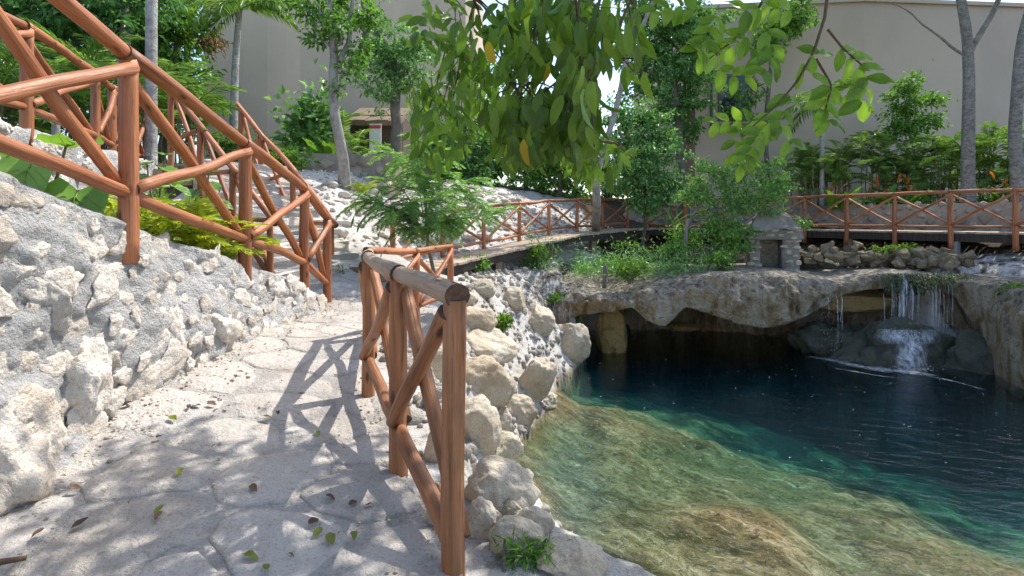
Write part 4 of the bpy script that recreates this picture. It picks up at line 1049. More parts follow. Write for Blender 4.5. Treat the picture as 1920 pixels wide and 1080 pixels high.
def palm(name, label, path, r0, r1, n, sc, fr=PALMF, group=None, seed=0, bark=M_palmbark):
    g = random.Random(seed); root = empty(name, path[0], label, 'palm', group)
    P = smooth_path(curve(path, 14), 2); MB().tube(P, np.linspace(r0, r1, 14), 10).build('trunk', bark, root)
    top = Vector(P[-1])
    for k in range(n):
        place_frond(g.choice(fr), 'frond', root, top, k * 2.4 + g.uniform(-.3, .3), g.uniform(-.1, 1.1), sc * g.uniform(.8, 1.1))
    return root
def clump(name, label, p, h, n, spread, fr, sc, group=None, seed=0, cat='plant', stems=0, el=(.5, 1.3), smat=M_stem):
    """palms and ferns growing from the ground: canes with fronds at their tops"""
    g = random.Random(seed); p = Vector(p); root = empty(name, p, label, cat, group)
    tips = []
    for k in range(stems):
        a = g.uniform(0, 6.28); r_ = spread * g.uniform(.1, 1); q = p + Vector((math.cos(a) * r_, math.sin(a) * r_ * .7, 0)); tq = q + Vector((math.cos(a) * r_ * .3, math.sin(a) * .2 * r_, h * g.uniform(.3, 1)))
        MB().tube(wob(curve([q - Vector((0, 0, .1)), tq], 6), .06, seed + k), np.linspace(.022, .014, 6), 5).build('stem', smat, root); tips.append(tq)
    for k in range(n):
        q = g.choice(tips) if tips else p + Vector((g.gauss(0, spread * .3), g.gauss(0, spread * .3), 0))
        if tips: q = q - Vector((0, 0, g.uniform(0, .25) * h * .4))
        place_frond(g.choice(fr), 'frond', root, q, g.uniform(0, 6.28), g.uniform(*el), sc * g.uniform(.7, 1.15))
    return root
def bush(name, label, p, size, n, L, W, mat, seed, cat='shrub', group=None, stems=5, smat=M_barkd):
    g = np.random.default_rng(seed); p = np.array(p, float); root = empty(name, p, label, cat, group); size = np.array(size, float)
    m = MB(); tips = []
    for k in range(stems):
        t_ = p + np.array([g.normal() * size[0] * .45, g.normal() * size[1] * .45, size[2] * g.uniform(.55, 1.0)]); tips.append(t_)
        m.tube(wob(curve([p + g.normal(size=3) * np.array([.05, .05, 0]) - np.array([0, 0, .08]), t_], 7), .1 * size[2], seed + k), np.linspace(.016 * (1 + size[2] * .4), .004, 7), 5)
    m.build('stems', smat, root)
    tips = np.array(tips); base = tips[g.integers(0, stems, n)]; u = g.uniform(.15, 1, n)[:, None] ** .7
    Pl = p * (1 - u) + base * u + g.normal(size=(n, 3)) * size * np.array([.26, .26, .16]); Pl[:, 2] = np.maximum(Pl[:, 2], p[2] + .02)
    D = Pl - (p + np.array([0, 0, size[2] * .4])); D /= np.linalg.norm(D, axis=1)[:, None]; D = D * .8 + g.normal(size=D.shape) * .55; D[:, 2] -= .2
    N = g.normal(size=D.shape) * .7; N[:, 2] += 1
    V, Fc = leaves_np(Pl, D, N, L * g.uniform(.6, 1.25, n), W * g.uniform(.7, 1.2, n))
    link('foliage', mesh('foliage', V, Fc, mat, False), root); return root
def blade_mesh(name, L, W, mat, droop=.8, nx=7, wavy=0):
    """a broad strap or paddle leaf along +X"""
    t = np.linspace(0, 1, nx); ang = -droop * t ** 1.6; X = np.cumsum(np.cos(ang)); Z = np.cumsum(np.sin(ang)); X = (X - X[0]) * L / (nx - 1); Z = (Z - Z[0]) * L / (nx - 1)
    w_ = W * np.sin(np.clip(t * .96 + .04, 0, 1) * math.pi) ** .7 * .5 + .003
    V = []; 
    for k in range(nx):
        for u, zo in ((-1, .28), (-.5, .12), (0, 0), (.5, .12), (1, .28)): V.append((X[k], u * w_[k], Z[k] + zo * w_[k] + wavy * math.sin(k * 2.1 + u * 3) * W))
    return mesh(name, V, grid_faces(nx, 5), mat, True)
BLADE = [blade_mesh('leaf', .7, .13, M_lf_bright, .9), blade_mesh('leaf', .8, .17, M_lf_mid, .7)]
BLADER = [blade_mesh('flower', .26, .05, M_lf_red, .4)]
PADDLE = [blade_mesh('leaf', .75, .30, M_lf_mid, .5, wavy=.03), blade_mesh('leaf', .65, .26, M_lf_bright, .6, wavy=.03)]
def rosette(name, label, p, n, blades, sc, el=(.5, 1.3), seed=0, cat='plant', group=None, extra=None, stalk=0):
    g = random.Random(seed); root = empty(name, p, label, cat, group); p = Vector(p)
    for k in range(n):
        q = p + Vector((g.gauss(0, .10 * sc), g.gauss(0, .10 * sc), 0)); az = g.uniform(0, 6.28); e = g.uniform(*el)
        if stalk:
            tq = q + Vector((math.cos(az) * stalk * .4, math.sin(az) * stalk * .4, stalk * g.uniform(.5, 1)))
            MB().tube(curve([q, tq], 4), .012, 5).build('stalk', M_stem, root); q = tq
        place_frond(g.choice(blades), 'leaf', root, q, az, e, sc * g.uniform(.7, 1.15), g.uniform(-.3, .3))
    if extra:
        for k in range(extra): [place_frond(BLADER[0], 'flower', root, p + Vector((g.gauss(0, .22), g.gauss(0, .15), g.uniform(.3, .75) * sc)), g.uniform(0, 6.28), g.uniform(.3, 1.4), sc) for _ in range(2)]
    return root
M_vein = leaf_mat('leaf_vein_pale', (.22, .32, .08), (.28, .38, .11), (.34, .44, .14), .2, .5, False)
def heart_leaf(L, W, seed=0):
    n = 9; V = []; g = np.random.default_rng(seed)
    for k in range(n):
        t = k / (n - 1); x = -0.22 + 1.22 * t
        w_ = math.sin(min(1, t * .9 + .12) * math.pi) ** .75 * (1 - .25 * t)
        for j in range(7):
            u = (j - 3) / 3; xx = x + (0.16 * (1 - abs(u)) if t < .15 else 0)
            V.append((xx * L, u * w_ * W * .55, .10 * L * abs(u) ** 1.2 + .012 * math.sin(k * 2.4 + j) - .28 * L * max(0, t) ** 2 * (1 + .2 * g.normal())))
    m = MB(); V = np.array(V).reshape(n, 7, 3); m.add(V.reshape(-1, 3), grid_faces(n, 7).tolist()); nf = len(m.f)
    m.tube(V[:, 3] + np.array([0, 0, .002]), np.linspace(.006, .002, n) * L / .42, 4)
    for k in (1, 2, 3, 4, 5):
        for sd in (-1, 1): m.tube(np.array([V[k, 3], V[min(k + 1, n - 1), 3 + sd], V[min(k + 2, n - 1), 3 + 2 * sd], V[min(k + 3, n - 1), 3 + 3 * sd]]) + np.array([0, 0, .002]), np.array([.0035, .003, .002, .001]) * L / .42, 4)
    return mesh('leaf', np.concatenate(m.v), m.f, [M_lf_big, M_vein], True, [0] * nf + [1] * (len(m.f) - nf))
HEART = [heart_leaf(.42, .36, k) for k in range(3)]
def elephant_ear(label, p, specs, seed=0):
    root = empty('elephant_ear', p, label, 'plant'); g = random.Random(seed)
    for (dx, dy, dz, az, el, sc) in specs:
        tp = Vector(p) + Vector((dx, dy, dz)); MB().tube(wob(curve([Vector(p), (Vector(p) + tp) / 2 + Vector((0, 0, .08)), tp], 8), .02, seed), np.linspace(.016, .008, 8), 6).build('stalk', M_stem, root)
        place_frond(g.choice(HEART), 'leaf', root, tp, az, el, sc)

# ------------------------------------------------------------------ left forest
def T(px, py, d): return tuple(at(px, py, d))
def gz(px, d): x = (px - 960) / F * d; return (x, d, H(x, d) - .05)
palm('palm_tree', 'slim pale palm trunk rising behind the reddish stair railing', [gz(283, 9.6), T(284, 0, 9.6), T(288, -260, 9.6)], .105, .09, 12, 1.0, seed=1)
tree('forest_tree', 'leafy dark tree at the edge of the bamboo thicket', [gz(225, 13), T(232, 20, 13), T(225, -120, 13)], .16, .08, [(T(140, 40, 13), 1.3), (T(60, -20, 12.5), 1.3), (T(230, 60, 13.5), 1.1), (T(180, -60, 13), 1.3), (T(250, -20, 13), 1.0), (T(0, 60, 13), 1.2)], 9000, .16, .075, M_lf_dark, M_bark, 61)
tree('forest_tree', 'bright leafed tree beside the left edge of the beige building', [gz(300, 14.5), T(330, 60, 14.5), T(345, -40, 14.5)], .12, .06, [(T(320, 60, 14.5), 1.0), (T(285, 110, 14.5), .9), (T(335, 160, 14.5), .8), (T(305, 10, 15), 1.0), (T(350, 190, 14.5), .7), (T(260, 180, 14.5), .9)], 7500, .15, .07, M_lf_mid, M_barkd, 62)
tree('forest_tree', 'tall pale limbed tree far behind the terrace railing', [gz(40, 17), T(60, -60, 17), T(50, -160, 17)], .15, .07, [(T(90, -30, 17), 1.5), (T(20, 40, 17), 1.5), (T(160, 90, 17), 1.4), (T(-40, -20, 17), 1.4), (T(100, 130, 17), 1.4), (T(230, 130, 17), 1.2)], 8000, .18, .085, M_lf_blue, M_bark, 63)
tree('thin_tree', 'thin dark trunk with a dry drooping crown against blue sky', [gz(352, 16), T(356, 60, 16), T(352, -80, 16)], .09, .07, [(T(345, -30, 16), .6), (T(372, 75, 16), .45)], 900, .2, .06, M_lf_dry, M_barkd, 64)
AG = 'bamboo palms on the upper terrace'
for k, (px, d, h) in enumerate([(-30, 8.2, 1.6), (30, 8.8, 1.8), (95, 9.2, 1.8), (150, 9.8, 1.7), (205, 10.6, 1.7), (250, 11.2, 1.9), (320, 12.2, 1.8), (355, 13.4, 1.6), (70, 11.5, 2.4), (180, 12, 2.4), (-40, 10.5, 2.4), (270, 13, 2.3)]):
    clump('bamboo_palm', 'dense dark bamboo palm in the thicket behind the terrace railing', gz(px, d), h, 26, .65, ARECA, 1.0, AG, 200 + k, 'palm', 9)
tag(log('wood_stump', gz(105, 7.9), T(103, 192, 7.9), .05, .055, None, M_bark), 'short bare grey stump standing behind the terrace railing', 'stump')

# planting bed between wall and terrace
elephant_ear('elephant ear plant with pale veined leaves drooping over the rubble wall', gz(85, 3.7), [(-.02, -.1, .42, -1.4, -.9, 1.05), (.10, .05, .58, -.6, .2, 1.0), (-.16, 0, .5, 2.6, .3, .9), (-.35, -.35, .16, -1.2, -.3, .55)], 3)
elephant_ear('broad dark elephant ear leaf leaning on the wall top by the post', gz(165, 3.75), [(.02, -.12, .32, -1.2, -.8, 1.15), (.12, .1, .42, .3, .1, .8)], 4)
for k, (px, d, n_) in enumerate([(300, 4.5, 22), (350, 4.9, 20), (395, 5.3, 18), (270, 4.7, 18), (330, 5.4, 16)]):
    p = gz(px, d); clump('yellow_fern_palm', 'yellow green feathery palm growing behind the rubble wall', p, .3, n_ + 8, .36, ARECAY, .74 + .06 * (k % 2), 'yellow palms in the planting bed', 230 + k, 'plant', 0, (.6, 1.4))
for k, (px, d, lab) in enumerate([(290, 5.6, 'broad leafed young plant by the pale palm trunk'), (375, 6.2, 'leafy green plant beside the stair handrail')]):
    elephant_ear(lab, gz(px, d), [(.1, 0, .75, -.5, -.2, .55), (-.15, .1, .8, -2, -.1, .55), (0, -.1, .65, -1.4, -.4, .5), (.22, 0, .55, -.2, -.3, .5), (-.2, 0, .5, 2.8, -.2, .5), (.05, .1, .9, -1, .1, .5)], 40 + k)
bush('low_shrub', 'yellowish low shrub at the wall top beside the first stair post', gz(225, 4.0), (.45, .3, .35), 500, .07, .035, M_lf_yel, 72)
bush('low_shrub', 'small green shrub with orange tips under the terrace wall', gz(290, 6.3), (.4, .3, .5), 350, .10, .05, M_lf_bright, 73)
rosette('banana_plant', 'small yellow leaf at the left end of the wall top', gz(5, 3.4), 3, PADDLE, .35, (.6, 1.2), 9)

# ------------------------------------------------------------------ mid background trees
palm('palm_tree', 'palm with a slender grey trunk in front of the curved beige wall', [gz(436, 14.5), T(441, 120, 14.5), T(449, 18, 14.5)], .12, .075, 16, .95, seed=2)
clump('areca_palm', 'bright areca palm clump at the foot of the slender palm', gz(440, 14.6), .7, 22, .5, ARECA, .75, None, 240, 'palm', 4)
bush('dark_shrub', 'dark purple brown shrub beneath the slender palm', gz(438, 14.0), (.9, .6, .8), 900, .16, .05, M_lf_dark, 74)
tree('slender_tree', 'slender grey trunked tree on the white slope with an airy crown', [tuple(hit(646, 352)), T(640, 250, 11.6), T(628, 150, 11.6), T(618, 40, 11.6), T(612, -60, 11.6)], .13, .06,
     [(T(590, 5, 11.6), .45), (T(640, 55, 11.4), .36), (T(660, 10, 11.8), .42), (T(600, 75, 11.5), .26), (T(662, 95, 11.6), .30), (T(690, 30, 11.8), .34), (T(655, 130, 11.6), .24), (T(630, 165, 11.6), .14)], 2100, .10, .055, M_lf_mid, M_bark, 65, extra=[([T(636, 130, 11.6), T(652, 60, 11.6), T(668, -40, 11.6)], .06, .04)])
tree('twisted_tree', 'twisted dark limbed tree with grey green crown by the hut', [gz(738, 14), T(740, 200, 14), T(742, 150, 14)], .16, .12,
     [(T(720, 130, 14), .8), (T(760, 110, 14), .8), (T(700, 90, 14), .65), (T(780, 160, 14), .6), (T(740, 70, 14), .7), (T(715, 180, 14), .5), (T(790, 90, 14), .6)], 6000, .085, .045, M_lf_blue, M_barkd, 66, extra=[([T(742, 150, 14), T(715, 80, 14), T(685, 10, 14), T(680, -40, 14)], .11, .07), ([T(740, 160, 14), T(700, 70, 14), T(660, 30, 14)], .06, .04)])
for k, (px, d, h, lab) in enumerate([(565, 16, 1.4, 'philodendron covered palm clump against the beige wall'), (605, 16.2, 1.7, 'tall palm clump with dry canes left of the hut'), (660, 15.6, 1.2, 'palm clump beside the slender tree at the hut')]):
    clump('areca_palm', lab, gz(px, d), h, 26, .7, ARECA, .85, None, 250 + k, 'palm', 10, smat=M_stem)
bush('climber', 'silvery broad leafed climber on the palm canes', gz(580, 15.4), (1.2, .5, 2.2), 420, .30, .2, M_lf_blue, 75, 'plant')
for k, (px, d, lab) in enumerate([(545, 14.6, 'split leaf monstera at the left end of the planter wall'), (590, 14.4, 'monstera with wide leaves on the planter wall'), (690, 14.4, 'dark monstera at the right end of the planter wall')]):
    rosette('monstera', lab, (*gz(px, d)[:2], 2.75), 16, PADDLE, .85, (.1, 1.0), 260 + k, stalk=.3)
rosette('banana_plant', 'banana plant with one orange tipped leaf above the planter wall', (*gz(615, 14.3)[:2], 2.8), 7, PADDLE, 1.3, (.8, 1.4), 270)
rosette('cycad', 'small yellow green cycad on the white slope', tuple(hit(680, 362)), 15, ARECAY, .55, (.5, 1.3), 271)
bush('ground_fern', 'low dark fern tuft at the foot of the far stair handrail', gz(520, 13), (1.0, .4, .5), 500, .16, .07, M_lf_mid, 76)
bush('weed', 'small weed beside the timber sleeper', tuple(hit(634, 514)), (.22, .15, .12), 220, .05, .02, M_lf_bright, 77, 'weed')

# feathery young tree in front of the boardwalk start
fb = Vector((-1.35, 9.4, .25))
FT = empty('feathery_tree', fb, 'young feathery leafed tree overhanging the start of the boardwalk', 'tree')
g_ = random.Random(8)
MB().tube(wob(curve([fb, T(800, 400, 9.2), T(790, 300, 9.0)], 10), .06, 4), np.linspace(.04, .015, 10), 7).build('trunk', M_barkd, FT)
tips = [(700, 375), (730, 350), (735, 400), (770, 300), (790, 330), (810, 300), (840, 330), (870, 370), (900, 385), (860, 410), (920, 405), (780, 380), (820, 380), (760, 430), (800, 430), (745, 290), (850, 345), (790, 270), (880, 340), (720, 385), (830, 420), (775, 350), (690, 378)]
m = MB(); ft = []
for (px, py) in tips:
    tp = at(px, py, g_.uniform(8.3, 9.4)); rt_ = at(798 + g_.uniform(-8, 8), min(py + 60, 440), 9.15); P = wob(curve([rt_, (rt_ + tp) / 2 + Vector((0, 0, .12)), tp], 7), .06, int(px)); m.tube(P, np.linspace(.014, .004, 7), 5); ft += [(Vector(P[k]), (tp - rt_)) for k in (2, 3, 4, 5, 6, 6)]
m.build('limbs', M_barkd, FT)
for (p, d_) in ft:
    for _ in range(2): place_frond(g_.choice(FEATH), 'frond', FT, p, math.atan2(d_.y, d_.x) + g_.gauss(0, .8), g_.uniform(-.5, .7), g_.uniform(.7, 1.15))

# ------------------------------------------------------------------ trees behind the boardwalk
tree('pale_tree', 'pale straight trunked tree growing beside the boardwalk bend', [tuple(hit(1117, 448)), T(1114, 380, 15), T(1106, 240, 15), T(1100, 90, 15), T(1106, -40, 15)], .14, .07, [(T(1080, 20, 15), .8), (T(1130, 60, 15), .7), (T(1060, 90, 15), .7), (T(1040, 30, 15), .8)], 2600, .12, .06, M_lf_mid, M_bark, 67, extra=[([T(1118, 330, 15), T(1145, 230, 15), T(1170, 130, 15), T(1215, 30, 15), T(1240, -30, 15)], .09, .05)])
tree('dense_tree', 'big dark crowned tree in front of the grey building corner', [gz(1285, 20), T(1275, 260, 20), T(1260, 120, 20)], .22, .12, [(T(1230, 60, 20), 1.3), (T(1280, 110, 20), 1.3), (T(1225, 150, 20), 1.1), (T(1300, 170, 20), 1.0), (T(1190, 110, 20), .8), (T(1250, 200, 20), .9), (T(1310, 60, 20), 1.0), (T(1210, 10, 20), 1.2), (T(1270, 30, 20), 1.1), (T(1300, 235, 20), .5)], 13000, .14, .075, M_lf_dark, M_barkd, 68)
tree('round_bush_tree', 'rounded pale green bushy tree behind the boardwalk bend', [gz(1205, 17.6), T(1205, 330, 17.6), T(1205, 280, 17.6)], .07, .04, [(T(1205, 230, 17.6), .75), (T(1170, 270, 17.6), .75), (T(1240, 270, 17.6), .75), (T(1210, 310, 17.4), .85), (T(1170, 340, 17.4), .65), (T(1250, 340, 17.4), .7), (T(1210, 375, 17.3), .6), (T(1180, 220, 17.8), .4)], 12000, .11, .055, M_lf_blue, M_barkd, 69)
tree('shrine_tree', 'airy fine leafed small tree leaning over the stone shrine', [tuple(hit(1285, 485)), T(1290, 420, 14.6), T(1330, 360, 14.4), T(1350, 320, 14.3)], .05, .03,
     [(T(1330, 330, 14.4), .55), (T(1380, 320, 14.3), .6), (T(1430, 335, 14.2), .6), (T(1370, 375, 14.2), .55), (T(1340, 420, 14.2), .5), (T(1390, 430, 14.1), .45), (T(1470, 350, 14.1), .38), (T(1310, 370, 14.4), .5), (T(1360, 460, 14.0), .32), (T(1500, 410, 13.9), .22), (T(1450, 375, 14.0), .35), (T(1410, 380, 14.1), .4)], 9500, .075, .034, M_lf_feather, M_bark, 70)
tree('sapling', 'thin reddish stemmed sapling left of the shrine', [tuple(hit(1358, 488)), T(1358, 440, 13.7), T(1356, 400, 13.7)], .018, .01, [(T(1350, 430, 13.7), .3), (T(1375, 455, 13.7), .25)], 500, .09, .045, M_lf_mid, M_twig, 71)
for k, (px, py, s_, lab) in enumerate([(1350, 500, (.5, .4, .42), 'rounded bright green shrub on the cave ledge'), (1250, 470, (.7, .5, .5), 'grassy green shrub under the boardwalk bend'), (1010, 505, (.28, .25, .55), 'upright bright green weed below the boardwalk edge'), (1180, 515, (.4, .3, .45), 'yellow green weed above the small cave'), (1695, 470, (.55, .3, .28), 'small fern tuft under the level boardwalk'), (1898, 545, (.32, .25, .28), 'light green tuft on the right rock'), (1290, 445, (.6, .5, .6), 'dark leafy shrub below the boardwalk railing'), (935, 618, (.15, .12, .22), 'small leafy sprout among the bank boulders'), (885, 510, (.35, .3, .3), 'green plant tucked under the boardwalk start'), (985, 1062, (.12, .08, .09), 'tuft of grass between the front boulders'), (1040, 570, (.3, .2, .25), 'green weed hanging on the bank rocks')]):
    p = hit(px, py) or at(px, py, 12)
    if px in (1350,): p = at(px, py + 3, 13.0)
    if px == 1180: p = at(px, py + 10, 12.7)
    if px == 1695: p = at(px, py + 8, 13.3)
    if px == 1898: p = at(px, py + 10, 10.9)
    if px == 1250: p = at(px, py + 15, 14.0)
    if px == 1290: p = at(px, py + 20, 14.6)
    bush('shrub', lab, tuple(p), s_, 260 + int(1500 * s_[0] * s_[2]), .10 if px != 985 else .05, .045 if px != 985 else .008, M_lf_bright if k in (2, 3, 4, 5, 7) else M_lf_mid, 300 + k)
# uncountable weeds and dead twigs on the ledge top
g = np.random.default_rng(91); Ws = []
for k in range(170):
    px = g.uniform(985, 1330); py = g.uniform(450, 535)
    d = np.interp(py, [450, 500, 535], [14.8, 13.4, 12.8]); p = at(px, py, d); zg = max(H(p.x, p.y), .02 if p.x > 1.6 else -9); 
    n = int(g.integers(14, 46)); h = g.uniform(.12, .42)
    P = np.array([p.x, p.y, zg]) + np.abs(g.normal(size=(n, 3))) * np.array([0, 0, h]) + g.normal(size=(n, 3)) * np.array([.13, .13, 0])
    Ws.append((P, rdir(n, g, -.6)))
P = np.concatenate([a for a, b in Ws]); D = np.concatenate([b for a, b in Ws])
V, Fc = leaves_np(P, D, rdir(len(P), g), g.uniform(.05, .16, len(P)), g.uniform(.012, .045, len(P)))
tag(link('ground_cover', mesh('ground_cover', V, Fc, M_lf_blue, False)), 'mixed green weeds covering the top of the cave ledge', 'weeds', kind='stuff')
m = MB()
for k in range(420):
    px = g.uniform(960, 1130); py = g.uniform(490, 590); p = hit(px, py)
    if p is None or p.y < 9: continue
    P = np.array(p) + np.array([0, -.02, .03]); q = P + g.normal(size=3) * np.array([.18, .12, .10]); m.tube(wob(np.linspace(P, q, 4), .04, k), .004, 3, False)
for k in range(60):
    px = g.uniform(1000, 1080); p = at(px, g.uniform(560, 600), 12.2); m.tube(wob(np.linspace(np.array(p), np.array(p) - np.array([0, .05, g.uniform(.2, .6)]), 5), .05, k), .006, 3, False)
tag(m.build('dead_twigs', M_bark), 'grey tangle of dead twigs and roots on the bank', 'twigs', kind='stuff')
tag(log('wood_stump', tuple(at(1133, 540, 12.6)), tuple(at(1135, 497, 12.6)), .05, .045, None, M_barkd), 'dark broken stump on the cave ledge', 'stump')
tag(log('wood_stump', tuple(at(1282, 480, 14.2)), tuple(at(1290, 410, 14.3)), .06, .045, None, M_bark), 'grey leaning stake beside the fan palm', 'stake')
rosette('fan_palm', 'small fan palm tuft against the boardwalk railing', tuple(at(1262, 420, 16.4)), 22, [blade_mesh('leaf', .6, .05, M_lf_mid, .2)], 1.0, (-.1, 1.4), 280)

for k, (px, d, tp, w_, mt, lab) in enumerate([(905, 22, 90, 1.2, M_lf_mid, 'leafy tree behind the hanging branch at the building end'), (985, 23, 170, 1.2, M_lf_blue, 'grey green tree on the hillside behind the boardwalk'), (1050, 21.5, 230, 1.0, M_lf_mid, 'low bushy tree on top of the hillside slope'), (1140, 24, 190, 1.2, M_lf_dark, 'dark tree far behind the pale straight trunk'), (860, 20.5, 230, .9, M_lf_dark, 'dark shrubby tree at the right end of the beige building')]):
    x = (px - 960) / F * d; zt_ = EYE - (tp - HOR) / F * d; b_ = gz(px, d); hh = zt_ - b_[2]
    tree('hillside_tree', lab, [b_, (x, d, b_[2] + hh * .5), (x + .1, d, b_[2] + hh * .8)], .12, .06, [((x + a * w_, d + b * w_, b_[2] + hh * c), w_ * .8) for a, b, c in ((0, 0, .85), (-.9, .1, .62), (.9, 0, .6), (-.4, -.3, .42), (.5, .2, .38), (-.8, 0, .25), (.8, .1, .2), (0, .3, .12))], 5200, .14, .07, mt, M_barkd, 600 + k)

# ------------------------------------------------------------------ right garden
GP = 'bamboo palms along the grey wall'
for k, (px, d, h) in enumerate([(1495, 19.2, 1.9), (1535, 19.0, 1.7), (1580, 19.4, 2.2), (1625, 19, 2.4), (1665, 18.6, 1.8), (1705, 18.4, 1.7), (1745, 18.0, 2.0), (1785, 17.6, 2.0), (1840, 17.0, 2.1), (1880, 16.6, 2.2), (1920, 16.2, 2.2), (1965, 15.8, 2.2)]):
    clump('bamboo_palm', 'leafy bamboo palm growing behind the low garden wall', (*gz(px, d)[:2], 1.75), h, 46, .75, ARECA, .85, GP, 400 + k, 'palm', 14, (.2, 1.5))
palm('palm_tree', 'young palm with a smooth green white trunk before the grey wall', [(*gz(1541, 18.6)[:2], 1.7), T(1541, 260, 18.6), T(1543, 190, 18.6)], .085, .065, 13, .95, seed=5)
tree('small_tree', 'small tree with layered glossy tufts above the bamboo palms', [(*gz(1735, 18.8)[:2], 1.8), T(1720, 290, 18.8), T(1700, 230, 18.8)], .06, .03, [(T(1705, 160, 18.8), .42), (T(1690, 195, 18.8), .5), (T(1735, 190, 18.8), .4), (T(1700, 230, 18.8), .55), (T(1740, 225, 18.8), .35), (T(1675, 250, 18.8), .4)], 3200, .12, .055, M_lf_mid, M_barkd, 81)
tree('grey_trunk_tree', 'tall forked grey trunk rising in front of the grey wall', [(*gz(1818, 15.8)[:2], 1.5), T(1816, 250, 15.8), T(1818, 140, 15.8), T(1822, 90, 15.8), T(1800, 0, 15.8), T(1790, -80, 15.8)], .19, .11, [((13.0 + dx, 15.4 + dy, 10.3 + dz), rr) for dx, dy, dz, rr in ((-2.6, -1, .2, 1.2), (-1, .4, .6, 1.3), (.6, -1.6, .4, 1.3), (1.8, .6, .8, 1.3), (-1.6, -2.4, .9, 1.2), (-3.2, 1.0, .7, 1.2), (.2, 1.8, 1.2, 1.2), (-4.4, 1.4, .3, 1.2), (-2.6, 2.2, .6, 1.2))], 10500, .15, .075, M_lf_mid, M_barkg, 82, extra=[([T(1820, 95, 15.8), T(1850, 40, 15.8), T(1880, -20, 15.8), T(1895, -120, 15.8)], .09, .05), ([T(1806, 102, 15.8), T(1770, 78, 15.8), T(1725, 45, 15.7), T(1700, 15, 15.6), T(1660, 3, 15.6)], .045, .012), ([T(1810, 80, 15.7), T(1798, 70, 15.6), T(1800, 30, 15.6)], .012, .006)])
tree('grey_trunk_tree', 'second grey trunk leaning at the end of the bamboo palms', [(*gz(1912, 14.8)[:2], 1.5), T(1908, 250, 14.8), T(1915, 130, 14.8), T(1935, 0, 14.8), T(1950, -100, 14.8)], .17, .11, [((15.3 + dx, 14.2 + dy, 10.0 + dz), rr) for dx, dy, dz, rr in ((-1.6, -1.4, .2, 1.2), (-.4, .6, .5, 1.3), (1.0, -1.2, .4, 1.3), (-.4, -3.0, .6, 1.3))], 4500, .15, .075, M_lf_mid, M_barkg, 83)
tree('back_tree', 'leafy branch tips hanging beside the window of the grey building', [(*gz(1440, 20.5)[:2], 1.7), T(1440, 200, 20.5), T(1450, -20, 20.5)], .10, .06, [(T(1470, 20, 20.3), 1.0), (T(1440, 80, 20.3), .7), (T(1400, 170, 20.3), .5), (T(1500, 40, 20.3), .7), (T(1390, 210, 20.3), .4)], 3600, .13, .065, M_lf_mid, M_barkd, 84)
for k, (px, d, n_, ex, lab) in enumerate([(1640, 17.6, 14, 5, 'heliconia with orange red bracts behind the garden wall'), (1690, 17.2, 16, 5, 'broad leafed ti plant with red tips behind the garden wall'), (1720, 16.9, 14, 0, 'bright green strap leafed plant behind the garden wall'), (1580, 17.9, 12, 4, 'reddish bromeliad next to the young palm'), (1560, 18.0, 8, 3, 'orange leafed shrub at the young palm foot'), (1870, 15.6, 14, 3, 'orange tipped strap leafed plant between the two grey trunks'), (1850, 15.8, 12, 0, 'lime green fern palm beside the forked trunk'), (1660, 17.4, 12, 0, 'dark strap leafed plant between the red bracts')]):
    rosette('tropical_plant', lab, (*gz(px, d)[:2], 1.75), n_, BLADE, 1.25, (.35, 1.35), 420 + k, extra=ex)

# ------------------------------------------------------------------ overhanging tree: trunk out of view, hanging leafy branches in view
OT = empty('overhanging_tree', (2.6, .3, H(2.6, .3)), 'large leafed tree branch hanging down over the path and pool', 'tree')
m = MB(); m.tube(wob(curve([(2.6, .3, -.3), (2.4, .8, 2.2), (1.9, 1.9, 4.0), (1.2, 3.4, 5.0)], 16), .1, 3), np.linspace(.19, .08, 16), 10); m.build('trunk', M_barkd, OT)
m = MB()
hang = [[(1.9, 1.9, 4.0), (.3, 2.2, 3.2), T(905, -60, 2.3), T(870, 60, 2.3), T(850, 180, 2.35)], [(1.9, 1.9, 4.0), (.5, 2.1, 3.0), T(985, -60, 2.1), T(1005, 90, 2.1), T(1020, 190, 2.1), T(960, 180, 2.15)],
        [(1.9, 1.9, 4.0), (.8, 2.1, 3.0), T(1130, -60, 2.0), T(1100, 90, 2.0), T(1085, 250, 2.0)], [(1.9, 1.9, 4.0), (1.0, 2.3, 3.0), T(1200, -50, 2.1), T(1150, 80, 2.05), T(1115, 150, 2.05)],
        [(1.9, 1.9, 4.0), (1.4, 2.5, 3.2), T(1562, -30, 2.4), T(1548, 60, 2.4), T(1500, 160, 2.4), T(1450, 220, 2.4), T(1410, 238, 2.4)],
        [(1.9, 1.9, 4.0), (1.2, 2.5, 3.3), T(1460, -40, 2.5), T(1400, 70, 2.5), T(1330, 110, 2.5)], [T(1552, 55, 2.4), T(1580, 90, 2.4), T(1625, 130, 2.4)], [T(1530, 110, 2.4), T(1560, 160, 2.4), T(1545, 215, 2.4)], [T(900, 30, 2.6), T(830, 120, 2.9), T(800, 220, 3.0)], [T(1060, 270, 2.6), T(1150, 265, 2.6), T(1190, 300, 2.6)]]
for k, pth in enumerate(hang):
    n = 18; P = smooth_path(curve(pth, n), 2); m.tube(P, np.linspace(.022 if len(pth) > 3 else .006, .0035, n) * (1 if k != 4 else .9), 6)
m.build('branches', M_twig, OT)
